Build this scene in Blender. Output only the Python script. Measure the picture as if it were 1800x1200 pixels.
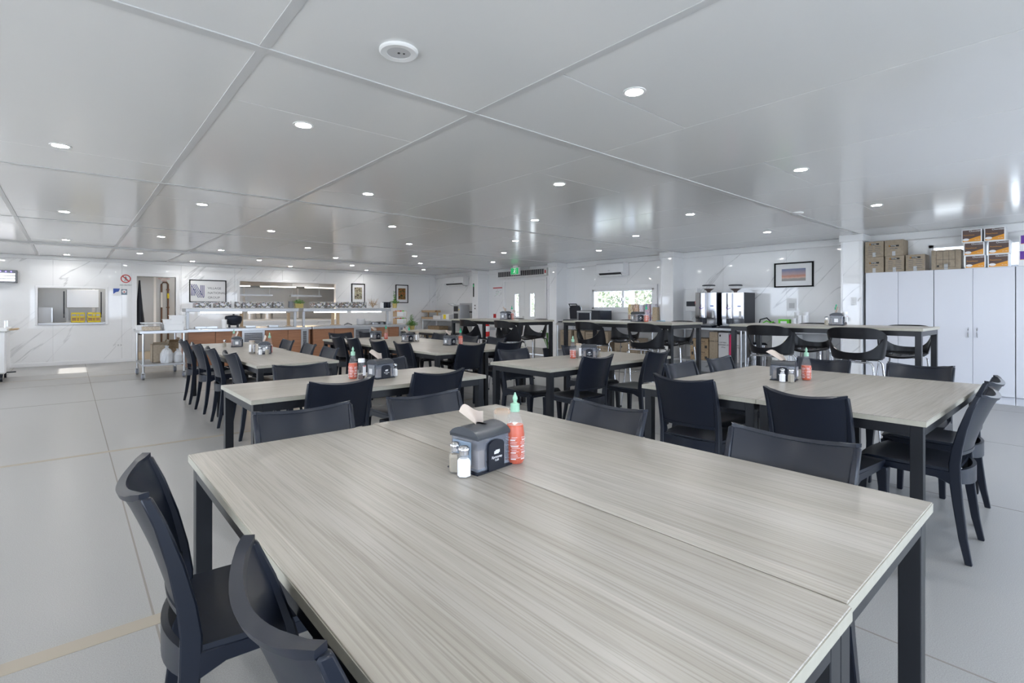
import bpy, bmesh, math, random
from math import sin, cos, pi, radians, tan, sqrt
from mathutils import Vector, Matrix
random.seed(7)
for o in list(bpy.data.objects): bpy.data.objects.remove(o)
SC = bpy.context.scene; COL = SC.collection
# ------------------------------------------------------------------ camera, world, sun, exposure
F, HZ, CH = 894.0, 541.5, 1.26          # focal length in pixels of an 1800 wide frame, horizon row, eye height
YAW = radians(49.0)                     # angle between the view direction and world +X
FX, FY, RX, RY = cos(YAW), sin(YAW), sin(YAW), -cos(YAW)
cd = bpy.data.cameras.new('camera'); cam = bpy.data.objects.new('camera', cd); COL.objects.link(cam)
cam.location = (0, 0, CH); cam.rotation_euler = (pi/2, 0, YAW - pi/2)
cd.sensor_width = 36; cd.lens = 36*F/1800; cd.shift_y = -(600-HZ)/1800; cd.clip_start = .02; cd.clip_end = 200
SC.camera = cam
SC.view_settings.view_transform = 'Standard'; SC.view_settings.look = 'None'
SC.view_settings.gamma = 1; SC.view_settings.use_curve_mapping = False
SC.view_settings.exposure = -0.24
w = bpy.data.worlds.new('sky'); SC.world = w; w.use_nodes = True
nt = w.node_tree; bg = nt.nodes['Background']
bg.inputs[1].default_value = 9
tc = nt.nodes.new('ShaderNodeTexCoord'); sx = nt.nodes.new('ShaderNodeSeparateXYZ'); cr = nt.nodes.new('ShaderNodeValToRGB')
nt.links.new(tc.outputs['Generated'], sx.inputs[0]); nt.links.new(sx.outputs[2], cr.inputs[0]); nt.links.new(cr.outputs[0], bg.inputs[0])
cr.color_ramp.elements[0].color = (.74, .84, 1, 1); cr.color_ramp.elements[1].color = (.55, .74, 1, 1); cr.color_ramp.elements[1].position = .9
sd = bpy.data.lights.new('sun', 'SUN'); sun = bpy.data.objects.new('sun', sd); COL.objects.link(sun)
sd.energy = 14; sd.angle = .009; sd.color = (1, .96, .9)
sun.rotation_euler = Vector((-1, 0.0, .7)).to_track_quat('Z', 'Y').to_euler(); sun.location = (-8, 13, 6)
LAMP_E = 340     # radiance of the downlight lenses
# ------------------------------------------------------------------ placing helpers: pixel of the photograph -> point in the room
def at(u, v, z):
    d = -F*(z-CH)/(v-HZ); r = (u-900)/F*d
    return Vector((FX*d+RX*r, FY*d+RY*r, z))
def onY(u, v, Y):
    k = (u-900)/F; t = Y/(FY+RY*k); return Vector(((FX+RX*k)*t, Y, CH-(v-HZ)/F*t))
def onX(u, v, X):
    k = (u-900)/F; t = X/(FX+RX*k); return Vector((X, (FY+RY*k)*t, CH-(v-HZ)/F*t))
# ------------------------------------------------------------------ mesh builder
class MB:
    def __init__(s): s.v = []; s.f = []
    def add(s, vs, fs):
        n = len(s.v); s.v += [tuple(p) for p in vs]; s.f += [tuple(i+n for i in f) for f in fs]; return s
    def box(s, x0, x1, y0, y1, z0, z1, M=None):
        vs = [Vector((x, y, z)) for z in (z0, z1) for y in (y0, y1) for x in (x0, x1)]
        if M: vs = [M@p for p in vs]
        return s.add(vs, [(0,2,3,1),(4,5,7,6),(0,1,5,4),(2,6,7,3),(0,4,6,2),(1,3,7,5)])
    def cbox(s, c, d, M=None):
        return s.box(c[0]-d[0]/2, c[0]+d[0]/2, c[1]-d[1]/2, c[1]+d[1]/2, c[2]-d[2]/2, c[2]+d[2]/2, M)
    def tube(s, pts, r, n=8, cap=True):
        pts = [Vector(p) for p in pts]; rings = []
        for i, p in enumerate(pts):
            a = pts[max(i-1, 0)]; b = pts[min(i+1, len(pts)-1)]; d = (b-a).normalized()
            u = d.cross(Vector((0, 0, 1)) if abs(d.z) < .95 else Vector((1, 0, 0))).normalized(); w_ = d.cross(u)
            rr = r[i] if isinstance(r, (list, tuple)) else r
            rings.append([p + u*cos(2*pi*k/n)*rr + w_*sin(2*pi*k/n)*rr for k in range(n)])
        vs = [q for R_ in rings for q in R_]; fs = []
        for i in range(len(pts)-1):
            for k in range(n): fs.append((i*n+k, i*n+(k+1) % n, (i+1)*n+(k+1) % n, (i+1)*n+k))
        if cap: fs += [tuple(range(n))[::-1], tuple((len(pts)-1)*n+k for k in range(n))]
        return s.add(vs, fs)
    def loft(s, secs, closed=True):          # secs: list of equal rings
        n = len(secs[0]); vs = [q for R_ in secs for q in R_]; fs = []
        for i in range(len(secs)-1):
            for k in range(n): fs.append((i*n+k, i*n+(k+1) % n, (i+1)*n+(k+1) % n, (i+1)*n+k))
        if closed: fs += [tuple(range(n))[::-1], tuple((len(secs)-1)*n+k for k in range(n))]
        return s.add(vs, fs)
    def lathe(s, prof, n=20, c=(0, 0, 0), sx=1, sy=1, rot=0):
        vs = []; fs = []
        for r, z in prof:
            for k in range(n):
                a = 2*pi*k/n+rot; vs.append((c[0]+cos(a)*r*sx, c[1]+sin(a)*r*sy, c[2]+z))
        for i in range(len(prof)-1):
            for k in range(n): fs.append((i*n+k, i*n+(k+1) % n, (i+1)*n+(k+1) % n, (i+1)*n+k))
        fs += [tuple(range(n))[::-1], tuple((len(prof)-1)*n+k for k in range(n))]
        return s.add(vs, fs)
    def sheet(s, fn, nu, nv, th):            # fn(u,v)->(point, normal); a solid sheet of thickness th
        A = []; B = []
        for j in range(nv+1):
            for i in range(nu+1):
                u = i/nu; v = j/nv; p = Vector(fn(u, v)); e = 1e-3
                pu = Vector(fn(min(u+e, 1), v))-Vector(fn(max(u-e, 0), v)); pv = Vector(fn(u, min(v+e, 1)))-Vector(fn(u, max(v-e, 0)))
                n = pu.cross(pv)
                n = n.normalized() if n.length > 1e-12 else Vector((0, 0, 1))
                A.append(p+n*th/2); B.append(p-n*th/2)
        m = len(A); w_ = nu+1; fs = []
        for j in range(nv):
            for i in range(nu):
                a = j*w_+i; fs.append((a, a+1, a+w_+1, a+w_)); fs.append((m+a, m+a+w_, m+a+w_+1, m+a+1))
        for i in range(nu):
            fs.append((i, m+i, m+i+1, i+1)); a = nv*w_+i; fs.append((a, a+1, m+a+1, m+a))
        for j in range(nv):
            a = j*w_; fs.append((a, a+w_, m+a+w_, m+a)); a = j*w_+nu; fs.append((a, m+a, m+a+w_, a+w_))
        return s.add(A+B, fs)
    def prism(s, pts, ax, lo, hi):           # polygon pts in the two other axes, extruded along ax
        def P(p, h):
            q = list(p); q.insert(ax, h); return q
        n = len(pts); vs = [P(p, lo) for p in pts]+[P(p, hi) for p in pts]
        return s.add(vs, [tuple(range(n))[::-1], tuple(range(n, 2*n))]+[(i, (i+1) % n, n+(i+1) % n, n+i) for i in range(n)])
def setp(o, label=None, cat=None, group=None, kind=None):
    if label: o['label'] = label
    if cat: o['category'] = cat
    if group: o['group'] = group
    if kind: o['kind'] = kind
    return o
def build(name, mb, mat, parent=None, bevel=0, smooth=None, loc=None, rz=0, **k):
    me = bpy.data.meshes.new(name); me.from_pydata(mb.v, [], mb.f)
    bm = bmesh.new(); bm.from_mesh(me); bmesh.ops.remove_doubles(bm, verts=bm.verts, dist=1e-6); bmesh.ops.recalc_face_normals(bm, faces=bm.faces)
    if bevel: bmesh.ops.bevel(bm, geom=[e for e in bm.edges if len(e.link_faces) == 2 and e.calc_face_angle(0) > .5], offset=bevel, segments=1, affect='EDGES')
    bm.to_mesh(me); bm.free()
    if smooth:
        for p in me.polygons: p.use_smooth = True
        me.set_sharp_from_angle(angle=smooth)
    me.materials.append(mat)
    o = bpy.data.objects.new(name, me); COL.objects.link(o)
    if parent: o.parent = parent
    if loc is not None: o.location = loc
    if rz: o.rotation_euler = (0, 0, rz)
    return setp(o, **k)
def empty(name, loc=(0, 0, 0), rz=0, label=None, cat=None, group=None, kind=None):
    o = bpy.data.objects.new(name, None); COL.objects.link(o); o.location = loc; o.rotation_euler = (0, 0, rz); o.empty_display_size = .05
    return setp(o, label, cat, group, kind)
def copy_tree(o, parent=None):
    c = o.copy(); COL.objects.link(c); c.parent = parent
    for ch in KIDS.get(o.name, [x for x in o.children]): copy_tree(ch, c)
    return c
KIDS = {}
def text(name, body, size, mat, parent, M, align='CENTER', ext=.0006, sx=1):
    cu = bpy.data.curves.new(name, 'FONT'); cu.body = body; cu.size = size; cu.align_x = align; cu.align_y = 'CENTER'; cu.extrude = ext; cu.resolution_u = 2
    t = bpy.data.objects.new(name, cu); COL.objects.link(t)
    dg = bpy.context.evaluated_depsgraph_get(); me = bpy.data.meshes.new_from_object(t.evaluated_get(dg)); bpy.data.objects.remove(t)
    me.materials.clear(); me.materials.append(mat)
    me.transform(M @ Matrix.Scale(sx, 4, (1, 0, 0)))
    o = bpy.data.objects.new(name, me); COL.objects.link(o); o.parent = parent
    return o
def face(p, d):   # matrix for a flat print whose plane faces direction d: '-x' '-y' '+x' '+y' 'z'
    R_ = {'-y': Matrix.Rotation(pi/2, 4, 'X'), '+y': Matrix.Rotation(pi, 4, 'Z')@Matrix.Rotation(pi/2, 4, 'X'),
          '-x': Matrix.Rotation(-pi/2, 4, 'Z')@Matrix.Rotation(pi/2, 4, 'X'), '+x': Matrix.Rotation(pi/2, 4, 'Z')@Matrix.Rotation(pi/2, 4, 'X'), 'z': Matrix.Identity(4)}[d]
    return Matrix.Translation(Vector(p))@R_
# ------------------------------------------------------------------ materials
def mat(name, col, rough=.5, metal=0, spec=.5, trans=0, ior=1.45, alpha=1, emit=None, es=0, coat=0):
    m = bpy.data.materials.new(name); m.use_nodes = True; b = m.node_tree.nodes['Principled BSDF']
    b.inputs['Base Color'].default_value = (*col, 1); b.inputs['Roughness'].default_value = rough; b.inputs['Metallic'].default_value = metal
    b.inputs['Specular IOR Level'].default_value = spec; b.inputs['Transmission Weight'].default_value = trans; b.inputs['IOR'].default_value = ior
    b.inputs['Alpha'].default_value = alpha; b.inputs['Coat Weight'].default_value = coat
    if emit: b.inputs['Emission Color'].default_value = (*emit, 1); b.inputs['Emission Strength'].default_value = es
    return m
def nodes(m): return m.node_tree, m.node_tree.nodes['Principled BSDF']
def N(nt, t, **k):
    n = nt.nodes.new(t)
    for a, b in k.items():
        if a in n.inputs: n.inputs[a].default_value = b
        else: setattr(n, a, b)
    return n
def ramp(nt, src, stops):
    r = nt.nodes.new('ShaderNodeValToRGB'); e = r.color_ramp.elements
    while len(e) < len(stops): e.new(.5)
    for i, (p, c) in enumerate(stops): e[i].position = p; e[i].color = (*c, 1) if len(c) == 3 else c
    nt.links.new(src, r.inputs[0]); return r.outputs[0]
def speckle(m, c1, c2, scale, bump=0, c3=None, rough=None):
    nt, b = nodes(m); g = N(nt, 'ShaderNodeTexCoord'); n = N(nt, 'ShaderNodeTexNoise', Scale=scale, Detail=3.0)
    nt.links.new(g.outputs['Object'], n.inputs['Vector']); o = ramp(nt, n.outputs[0], [(.35, c1), (.65, c2)]); nt.links.new(o, b.inputs['Base Color'])
    if bump:
        bp = N(nt, 'ShaderNodeBump', Strength=bump, Distance=.001); nt.links.new(n.outputs[0], bp.inputs['Height']); nt.links.new(bp.outputs[0], b.inputs['Normal'])
    return m
def marble(name, base):
    m = mat(name, base, .03, spec=.55); nt, b = nodes(m)
    g = N(nt, 'ShaderNodeNewGeometry'); sp = N(nt, 'ShaderNodeSeparateXYZ'); nt.links.new(g.outputs['Position'], sp.inputs[0])
    def lin(a, b_, c, d=0):      # a*x + b*y + c*z
        o = None
        for k, i in ((a, 0), (b_, 1), (c, 2)):
            q = N(nt, 'ShaderNodeMath', operation='MULTIPLY_ADD'); nt.links.new(sp.outputs[i], q.inputs[0]); q.inputs[1].default_value = k
            if o: nt.links.new(o, q.inputs[2])
            else: q.inputs[2].default_value = d
            o = q.outputs[0]
        return o
    p = lin(-.72*.95, .72*.95, .69*.95); q = lin(.69*.16, -.69*.16, .72*.16)
    cx = N(nt, 'ShaderNodeCombineXYZ'); nt.links.new(p, cx.inputs[0]); nt.links.new(q, cx.inputs[1])
    n1 = N(nt, 'ShaderNodeTexNoise', Scale=1.15, Detail=6.0, Roughness=.5, Distortion=.35); nt.links.new(cx.outputs[0], n1.inputs['Vector'])
    v = ramp(nt, n1.outputs[0], [(.4935, (0, 0, 0)), (.4990, (1, 1, 1)), (.5010, (1, 1, 1)), (.5065, (0, 0, 0))])
    n2 = N(nt, 'ShaderNodeTexNoise', Scale=1.6, Detail=2.0); nt.links.new(g.outputs['Position'], n2.inputs['Vector'])
    k = ramp(nt, n2.outputs[0], [(.40, (.15, .15, .15)), (.66, (.80, .80, .80))])
    mu = N(nt, 'ShaderNodeMath', operation='MULTIPLY'); nt.links.new(v, mu.inputs[0]); nt.links.new(k, mu.inputs[1])
    mx = N(nt, 'ShaderNodeMix', data_type='RGBA'); nt.links.new(mu.outputs[0], mx.inputs[0]); mx.inputs[6].default_value = (*base, 1); mx.inputs[7].default_value = (.36, .36, .37, 1)
    nt.links.new(mx.outputs[2], b.inputs['Base Color']); return m
def woodgrain(name, c1, c2, c3, sc=1.0, plank=7.0, rough=.33):
    m = mat(name, c1, rough, spec=.45); nt, b = nodes(m)
    g = N(nt, 'ShaderNodeTexCoord'); oi = N(nt, 'ShaderNodeObjectInfo')
    ad = N(nt, 'ShaderNodeVectorMath', operation='MULTIPLY_ADD'); nt.links.new(oi.outputs['Random'], ad.inputs[0]); ad.inputs[1].default_value = (9, 5, 3); nt.links.new(g.outputs['Object'], ad.inputs[2])
    mp = N(nt, 'ShaderNodeMapping'); mp.inputs['Scale'].default_value = (1.5*sc, 42*sc, 42*sc); nt.links.new(ad.outputs[0], mp.inputs[0])
    n1 = N(nt, 'ShaderNodeTexNoise', Scale=1.0, Detail=6.0, Roughness=.62, Distortion=.9); nt.links.new(mp.outputs[0], n1.inputs['Vector'])
    mp2 = N(nt, 'ShaderNodeMapping'); mp2.inputs['Scale'].default_value = (.6*sc, plank*sc, plank*sc); nt.links.new(ad.outputs[0], mp2.inputs[0])
    n2 = N(nt, 'ShaderNodeTexNoise', Scale=1.0, Detail=1.0); nt.links.new(mp2.outputs[0], n2.inputs['Vector'])
    mp3 = N(nt, 'ShaderNodeMapping'); mp3.inputs['Scale'].default_value = (3*sc, 190*sc, 190*sc); nt.links.new(ad.outputs[0], mp3.inputs[0])
    n3 = N(nt, 'ShaderNodeTexNoise', Scale=1.0, Detail=2.0); nt.links.new(mp3.outputs[0], n3.inputs['Vector'])
    a = ramp(nt, n1.outputs[0], [(.3, c3), (.5, c1), (.7, c2)]); k = ramp(nt, n2.outputs[0], [(.35, (.93, .92, .9)), (.65, (1.03, 1.03, 1.04))])
    q = ramp(nt, n3.outputs[0], [(.36, (.76, .75, .73)), (.5, (1, 1, 1))])
    x = N(nt, 'ShaderNodeMix', data_type='RGBA', blend_type='MULTIPLY'); x.inputs[0].default_value = 1; nt.links.new(a, x.inputs[6]); nt.links.new(k, x.inputs[7])
    y = N(nt, 'ShaderNodeMix', data_type='RGBA', blend_type='MULTIPLY'); y.inputs[0].default_value = .8; nt.links.new(x.outputs[2], y.inputs[6]); nt.links.new(q, y.inputs[7])
    if plank > 6:
        s_ = N(nt, 'ShaderNodeSeparateXYZ'); nt.links.new(g.outputs['Object'], s_.inputs[0])
        mm = N(nt, 'ShaderNodeMath', operation='MULTIPLY_ADD'); nt.links.new(s_.outputs[1], mm.inputs[0]); mm.inputs[1].default_value = 5.3; mm.inputs[2].default_value = .37
        fr = N(nt, 'ShaderNodeMath', operation='FRACT'); nt.links.new(mm.outputs[0], fr.inputs[0])
        fl = N(nt, 'ShaderNodeMath', operation='FLOOR'); nt.links.new(mm.outputs[0], fl.inputs[0])
        wn = N(nt, 'ShaderNodeTexWhiteNoise', noise_dimensions='1D'); nt.links.new(fl.outputs[0], wn.inputs['W'])
        tone = ramp(nt, wn.outputs[0], [(0, (.93, .93, .93)), (1, (1.05, 1.05, 1.05))]); ln_ = ramp(nt, fr.outputs[0], [(.0, (1.12, 1.12, 1.13)), (.012, (1.12, 1.12, 1.13)), (.03, (1, 1, 1))])
        z1 = N(nt, 'ShaderNodeMix', data_type='RGBA', blend_type='MULTIPLY'); z1.inputs[0].default_value = 1; nt.links.new(y.outputs[2], z1.inputs[6]); nt.links.new(tone, z1.inputs[7])
        z2 = N(nt, 'ShaderNodeMix', data_type='RGBA', blend_type='MULTIPLY'); z2.inputs[0].default_value = 1; nt.links.new(z1.outputs[2], z2.inputs[6]); nt.links.new(ln_, z2.inputs[7]); y = z2
    nt.links.new(y.outputs[2], b.inputs['Base Color'])
    bp = N(nt, 'ShaderNodeBump', Strength=.12, Distance=.0006); nt.links.new(n3.outputs[0], bp.inputs['Height']); nt.links.new(bp.outputs[0], b.inputs['Normal'])
    return m
M = {}
M['wall'] = marble('marble_panel', (.86, .86, .865))
M['mirror'] = mat('polished_steel_front', (.30, .30, .31), .08, 1); M['framebk'] = mat('black_picture_frame', (.004, .004, .005), .6, spec=.2)
M['trim'] = mat('white_trim', (.84, .84, .85), .3)
M['ceil'] = mat('ceiling_panel', (.78, .78, .775), .16, spec=.5)
M['ceilstrip'] = mat('ceiling_strip', (.60, .60, .60), .35)
M['floor'] = speckle(mat('vinyl_floor', (.34, .335, .325), .33, spec=.45), (.28, .276, .268), (.365, .36, .35), 260)
M['seam'] = mat('floor_seam', (.24, .22, .195), .6); M['tape'] = mat('tan_tape', (.37, .325, .26), .6)
M['wood'] = woodgrain('oak_laminate', (.40, .374, .332), (.44, .416, .374), (.345, .318, .275))
M['edge'] = speckle(mat('oak_edge', (.40, .38, .315), .4), (.385, .365, .30), (.41, .39, .325), 40)
M['timber'] = woodgrain('red_oak_panel', (.42, .20, .11), (.47, .235, .13), (.36, .165, .085), sc=1.2, rough=.4)
M['blk'] = mat('black_plastic', (.007, .010, .019), .33, spec=.46)
M['frame'] = mat('black_steel', (.009, .010, .013), .36, spec=.5)
M['stool'] = mat('stool_plastic', (.006, .006, .008), .30, spec=.5)
M['chrome'] = mat('chrome', (.62, .62, .64), .12, 1)
M['steel'] = mat('stainless', (.60, .61, .62), .28, 1)
M['steel2'] = mat('stainless_satin', (.50, .51, .53), .42, .9)
M['white'] = mat('white_plastic', (.82, .82, .82), .35)
M['whitegloss'] = mat('white_gloss', (.85, .85, .86), .12)
M['cab'] = mat('cabinet_laminate', (.70, .71, .76), .42)
M['glass'] = mat('glass', (1, 1, 1), .02, trans=1, ior=1.35)
M['pane'] = mat('window_pane', (1, 1, 1), .0, trans=1, ior=1.02)
M['plas'] = mat('clear_plastic', (.93, .95, .97), .08, alpha=.07)
M['jar'] = mat('sauce_smeared_jar', (.75, .70, .62), .2, alpha=.34)
M['smoke'] = mat('smoky_plastic', (.24, .26, .31), .12, alpha=.50)
M['lid'] = mat('charcoal_lid', (.05, .055, .065), .35)
M['card'] = speckle(mat('cardboard', (.33, .27, .20), .8), (.31, .25, .185), (.36, .295, .22), 30)
M['card2'] = speckle(mat('brown_cardboard', (.32, .23, .14), .8), (.27, .19, .115), (.37, .27, .17), 30)
M['ink'] = mat('black_ink', (.03, .03, .03), .6); M['inkg'] = mat('grey_ink', (.12, .125, .14), .6)
M['navy'] = mat('navy_ink', (.035, .04, .20), .5); M['red'] = mat('red_paint', (.55, .02, .02), .3)
M['org'] = mat('orange_print', (.75, .32, .03), .4); M['dkbr'] = mat('brown_print', (.095, .055, .045), .4)
M['purple'] = mat('purple_print', (.12, .03, .30), .4); M['yellow'] = mat('yellow_plastic', (.80, .62, .02), .4)
M['green'] = mat('green_cap', (.02, .42, .22), .35); M['palegreen'] = mat('pale_green_cap', (.30, .52, .38), .4)
M['sauce'] = mat('chilli_sauce', (.56, .062, .004), .3, coat=.2); M['brown'] = mat('brown_sauce', (.05, .015, .01), .25, coat=.5)
M['napkin'] = mat('napkin_paper', (.66, .56, .48), .8); M['paper'] = mat('white_paper', (.82, .82, .83), .6)
M['salt'] = mat('salt', (.88, .88, .90), .8); M['pepper'] = speckle(mat('pepper', (.3, .26, .2), .9), (.24, .2, .15), (.46, .42, .34), 900)
M['leaf'] = mat('green_leaf', (.07, .22, .04), .5); M['leaf2'] = mat('herb_leaf', (.16, .36, .08), .5); M['pot'] = mat('gold_pot', (.50, .40, .14), .35)
M['kwall'] = mat('kitchen_steel_wall', (.46, .47, .48), .35, .55); M['dark'] = mat('dark_void', (.03, .03, .035), .5)
M['pipe'] = mat('copper_pipe', (.16, .09, .06), .35, .7); M['bread'] = speckle(mat('bread', (.4, .22, .1), .8), (.30, .15, .06), (.52, .32, .16), 14)
M['ply'] = mat('plywood', (.55, .40, .25), .6); M['bag'] = mat('plastic_bag', (.75, .77, .80), .25, alpha=.65)
M['blue'] = mat('blue_print', (.05, .11, .42), .5); M['pink'] = mat('pink_plastic', (.75, .05, .16), .3, alpha=.85)
M['extred'] = mat('extinguisher_red', (.60, .015, .015), .2, coat=.4); M['limegreen'] = mat('lime_green', (.12, .55, .03), .4)
M['slate'] = mat('slate_card', (.20, .26, .33), .5); M['greypl'] = mat('grey_plastic', (.22, .23, .25), .4); M['gray'] = mat('light_grey', (.55, .55, .56), .5)
M['lampglow'] = mat('lamp_glow', (1, 1, 1), .5, emit=(1, .985, .96), es=LAMP_E)
M['led'] = mat('led_tube', (1, 1, 1), .5, emit=(.93, .96, 1), es=7)
M['ledwarm'] = mat('warm_tube', (1, 1, 1), .5, emit=(1, .93, .80), es=5)
M['exitg'] = mat('exit_green', (.02, .40, .12), .4, emit=(.03, .55, .18), es=.5); M['exitw'] = mat('exit_white', (.9, .9, .9), .4, emit=(1, 1, 1), es=.5)
M['uv'] = mat('violet_tube', (.3, .2, .9), .4, emit=(.3, .25, 1), es=3); M['whitetube'] = mat('fly_tube', (1, 1, 1), .4, emit=(1, 1, 1), es=2.5)
M['foliage'] = speckle(mat('tree_foliage', (.2, .3, .1), .8), (.16, .19, .11), (.42, .44, .32), 3)
M['bark'] = mat('bark', (.25, .2, .16), .9); M['ground'] = mat('outdoor_ground', (.62, .58, .52), .9)
def sachets():
    m = mat('sachets', (.5, .5, .5), .4); nt, b = nodes(m); g = N(nt, 'ShaderNodeTexCoord')
    v = N(nt, 'ShaderNodeTexVoronoi', Scale=38.0); nt.links.new(g.outputs['Object'], v.inputs['Vector'])
    sp = N(nt, 'ShaderNodeSeparateColor'); nt.links.new(v.outputs['Color'], sp.inputs[0])
    o = ramp(nt, sp.outputs[0], [(0, (.02, .02, .02)), (.38, (.03, .02, .03)), (.4, (.62, .62, .66)), (.7, (.8, .8, .82)), (.72, (.25, .10, .08)), (.85, (.30, .27, .14)), (1, (.05, .05, .12))])
    o.node.color_ramp.interpolation = 'CONSTANT'; nt.links.new(o, b.inputs['Base Color']); return m
M['sachet'] = sachets()
def picmat(name, stops, scale, horiz=False, dist=1.5):
    m = mat(name, (.5, .5, .5), .25); nt, b = nodes(m); g = N(nt, 'ShaderNodeTexCoord')
    if horiz:
        s_ = N(nt, 'ShaderNodeSeparateXYZ'); nt.links.new(g.outputs['Generated'], s_.inputs[0])
        n = N(nt, 'ShaderNodeTexNoise', Scale=5.0, Detail=4.0); nt.links.new(g.outputs['Generated'], n.inputs['Vector'])
        ma = N(nt, 'ShaderNodeMath', operation='MULTIPLY_ADD'); nt.links.new(n.outputs[0], ma.inputs[0]); ma.inputs[1].default_value = .16; nt.links.new(s_.outputs[2], ma.inputs[2]); src = ma.outputs[0]
    else:
        n = N(nt, 'ShaderNodeTexNoise', Scale=scale, Detail=4.0, Distortion=dist); nt.links.new(g.outputs['Generated'], n.inputs['Vector']); src = n.outputs[0]
    nt.links.new(ramp(nt, src, stops), b.inputs['Base Color']); return m
M['art_sunset'] = picmat('desert_photo', [(.1, (.28, .26, .25)), (.28, (.33, .29, .27)), (.33, (.62, .40, .33)), (.48, (.50, .22, .16)), (.62, (.42, .30, .30)), (1, (.16, .18, .30))], 1, True)
M['art_still'] = picmat('food_print', [(.36, (.05, .045, .05)), (.46, (.25, .2, .12)), (.53, (.62, .56, .44)), (.6, (.3, .32, .16)), (.66, (.1, .09, .1))], 6)
M['art_fruit'] = picmat('vegetable_print', [(.36, (.02, .02, .015)), (.45, (.06, .10, .03)), (.52, (.50, .22, .06)), (.56, (.45, .04, .03)), (.63, (.08, .14, .04))], 6)
M['cereal1'] = picmat('yellow_pack', [(.4, (.75, .62, .1)), (.5, (.75, .7, .6)), (.58, (.3, .15, .12))], 4)
M['cereal2'] = picmat('red_brown_pack', [(.4, (.35, .18, .13)), (.5, (.75, .65, .55)), (.6, (.65, .30, .08))], 4)
M['cereal3'] = picmat('purple_pack', [(.4, (.2, .12, .35)), (.5, (.75, .7, .75)), (.6, (.6, .2, .2))], 4)
M['cereal4'] = picmat('pale_pack', [(.4, (.75, .76, .8)), (.55, (.6, .62, .7)), (.62, (.5, .25, .2))], 4)
M['grainbag'] = speckle(mat('grain', (.45, .36, .25), .8), (.36, .27, .17), (.55, .46, .34), 90)
# ------------------------------------------------------------------ ROOM SHELL
CZ = 2.40; XL, XR, YB, YK = -2.2, 9.55, -2.6, 15.0
TH = .12
floor = build('floor', MB().box(XL-.3, XR+.3, YB-.3, YK, -.1, 0), M['floor'], kind='structure')
sm = MB()
for X in (-.89, .26, 2.35, 4.45, 6.55, 8.65): build('floor_seam', MB().box(X-.004, X+.004, YB, YK, 0, .0008), M['seam'], floor)
for Y in (8.98, 11.15, 13.0): build('floor_seam', MB().box(XL, XR, Y-.010, Y+.010, 0, .0009), M['seam'], floor)
for Y, wd in ((2.50, .042), (5.70, .028), (12.15, .02)): build('floor_tape', MB().box(XL, 4.5 if Y > 3 else 2.2, Y-wd, Y+wd, 0, .0014), M['tape'], floor)
# ceiling panels and cover strips
ceil = build('ceiling', MB().box(XL-.3, XR+.3, YB-.3, YK+.1, CZ+.012, CZ+.1), M['ceil'], kind='structure')
JX = [.64+1.152*i for i in range(-3, 9)]; JY = [-.80, 2.41, 5.60, 8.82, 12.03]
xs = sorted([XL]+[x for x in JX if XL < x < XR]+[XR]); ys = [YB]+JY+[YK]
for i in range(len(xs)-1):
    for j in range(len(ys)-1):
        a, b = xs[i], xs[i+1]; c, d = ys[j], ys[j+1]
        cuts = [c, d]
        idx = round((a-.64)/1.152)
        off = .68 if idx % 2 == 0 else -.70
        cut = (c+off) if off > 0 else (d+off)
        if 0 < j < len(ys)-2 or j == len(ys)-2: cuts = [c, cut, d]
        for q in range(len(cuts)-1):
            build('ceiling_panel', MB().box(a+.003, b-.003, cuts[q]+.003, cuts[q+1]-.003, CZ, CZ+.012), M['ceil'], ceil, bevel=.0015)
for x in JX[:3+1+3]:
    if x < 2.3:
        for j in range(len(ys)-1): build('cover_strip', MB().box(x-.022, x+.022, ys[j]+.03, ys[j+1]-.03, CZ-.004, CZ), M['ceilstrip'], ceil, bevel=.001)
for y in JY:
    wd = .028 if y < 12 else .05
    build('cover_strip', MB().box(XL, XR, y-wd, y+wd, CZ-(.006 if y < 12 else .03), CZ), M['ceilstrip'], ceil, bevel=.001)
# walls with openings, made of panels
def wall(name, axis, pos, lo, hi, seams, opens, th=TH, z0=0, z1=CZ, mt='wall', sgn=1, gap=.0012):
    """axis 'x': wall plane X=pos running along Y; the room side is at pos, body goes to pos+sgn*th"""
    root = empty(name, kind='structure'); ed = [lo]+sorted(s for s in seams if lo < s < hi)+[hi]
    for i in range(len(ed)-1):
        a, b = ed[i], ed[i+1]; cs = sorted(set([a, b]+[e for o in opens for e in (o[0], o[1]) if a < e < b])); m = MB()
        for k in range(len(cs)-1):
            p, q = cs[k], cs[k+1]; mid = (p+q)/2
            blocks = sorted([(o[2], o[3]) for o in opens if o[0] < mid < o[1]]); z = z0
            pa = p+(gap if k == 0 else 0); qa = q-(gap if k == len(cs)-2 else 0)
            for (u, v) in blocks+[(z1, z1)]:
                if u-z > .001:
                    t0, t1 = sorted((pos, pos+sgn*th))
                    if axis == 'x': m.box(t0, t1, pa, qa, z, u)
                    else: m.box(pa, qa, t0, t1, z, u)
                z = max(z, v)
        if m.v: build('wall_panel', m, M[mt], root)
    return root
def P(u, v, Y): return onY(u, v, Y)
# opening sizes on the kitchen wall
HW = (-.52, .62, .93, 1.70)       # hatch
KD = (1.20, 1.98, 0, 2.02)        # doorway
SO = (3.42, 6.02, .93, 1.98)      # servery opening
wK = wall('wall_back', 'y', YK, XL-.1, XR+.1, [-1.5, -.28, .92, 2.1, 3.3, 4.5, 5.7, 6.9, 8.1, 9.3], [HW, KD, SO])
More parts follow.
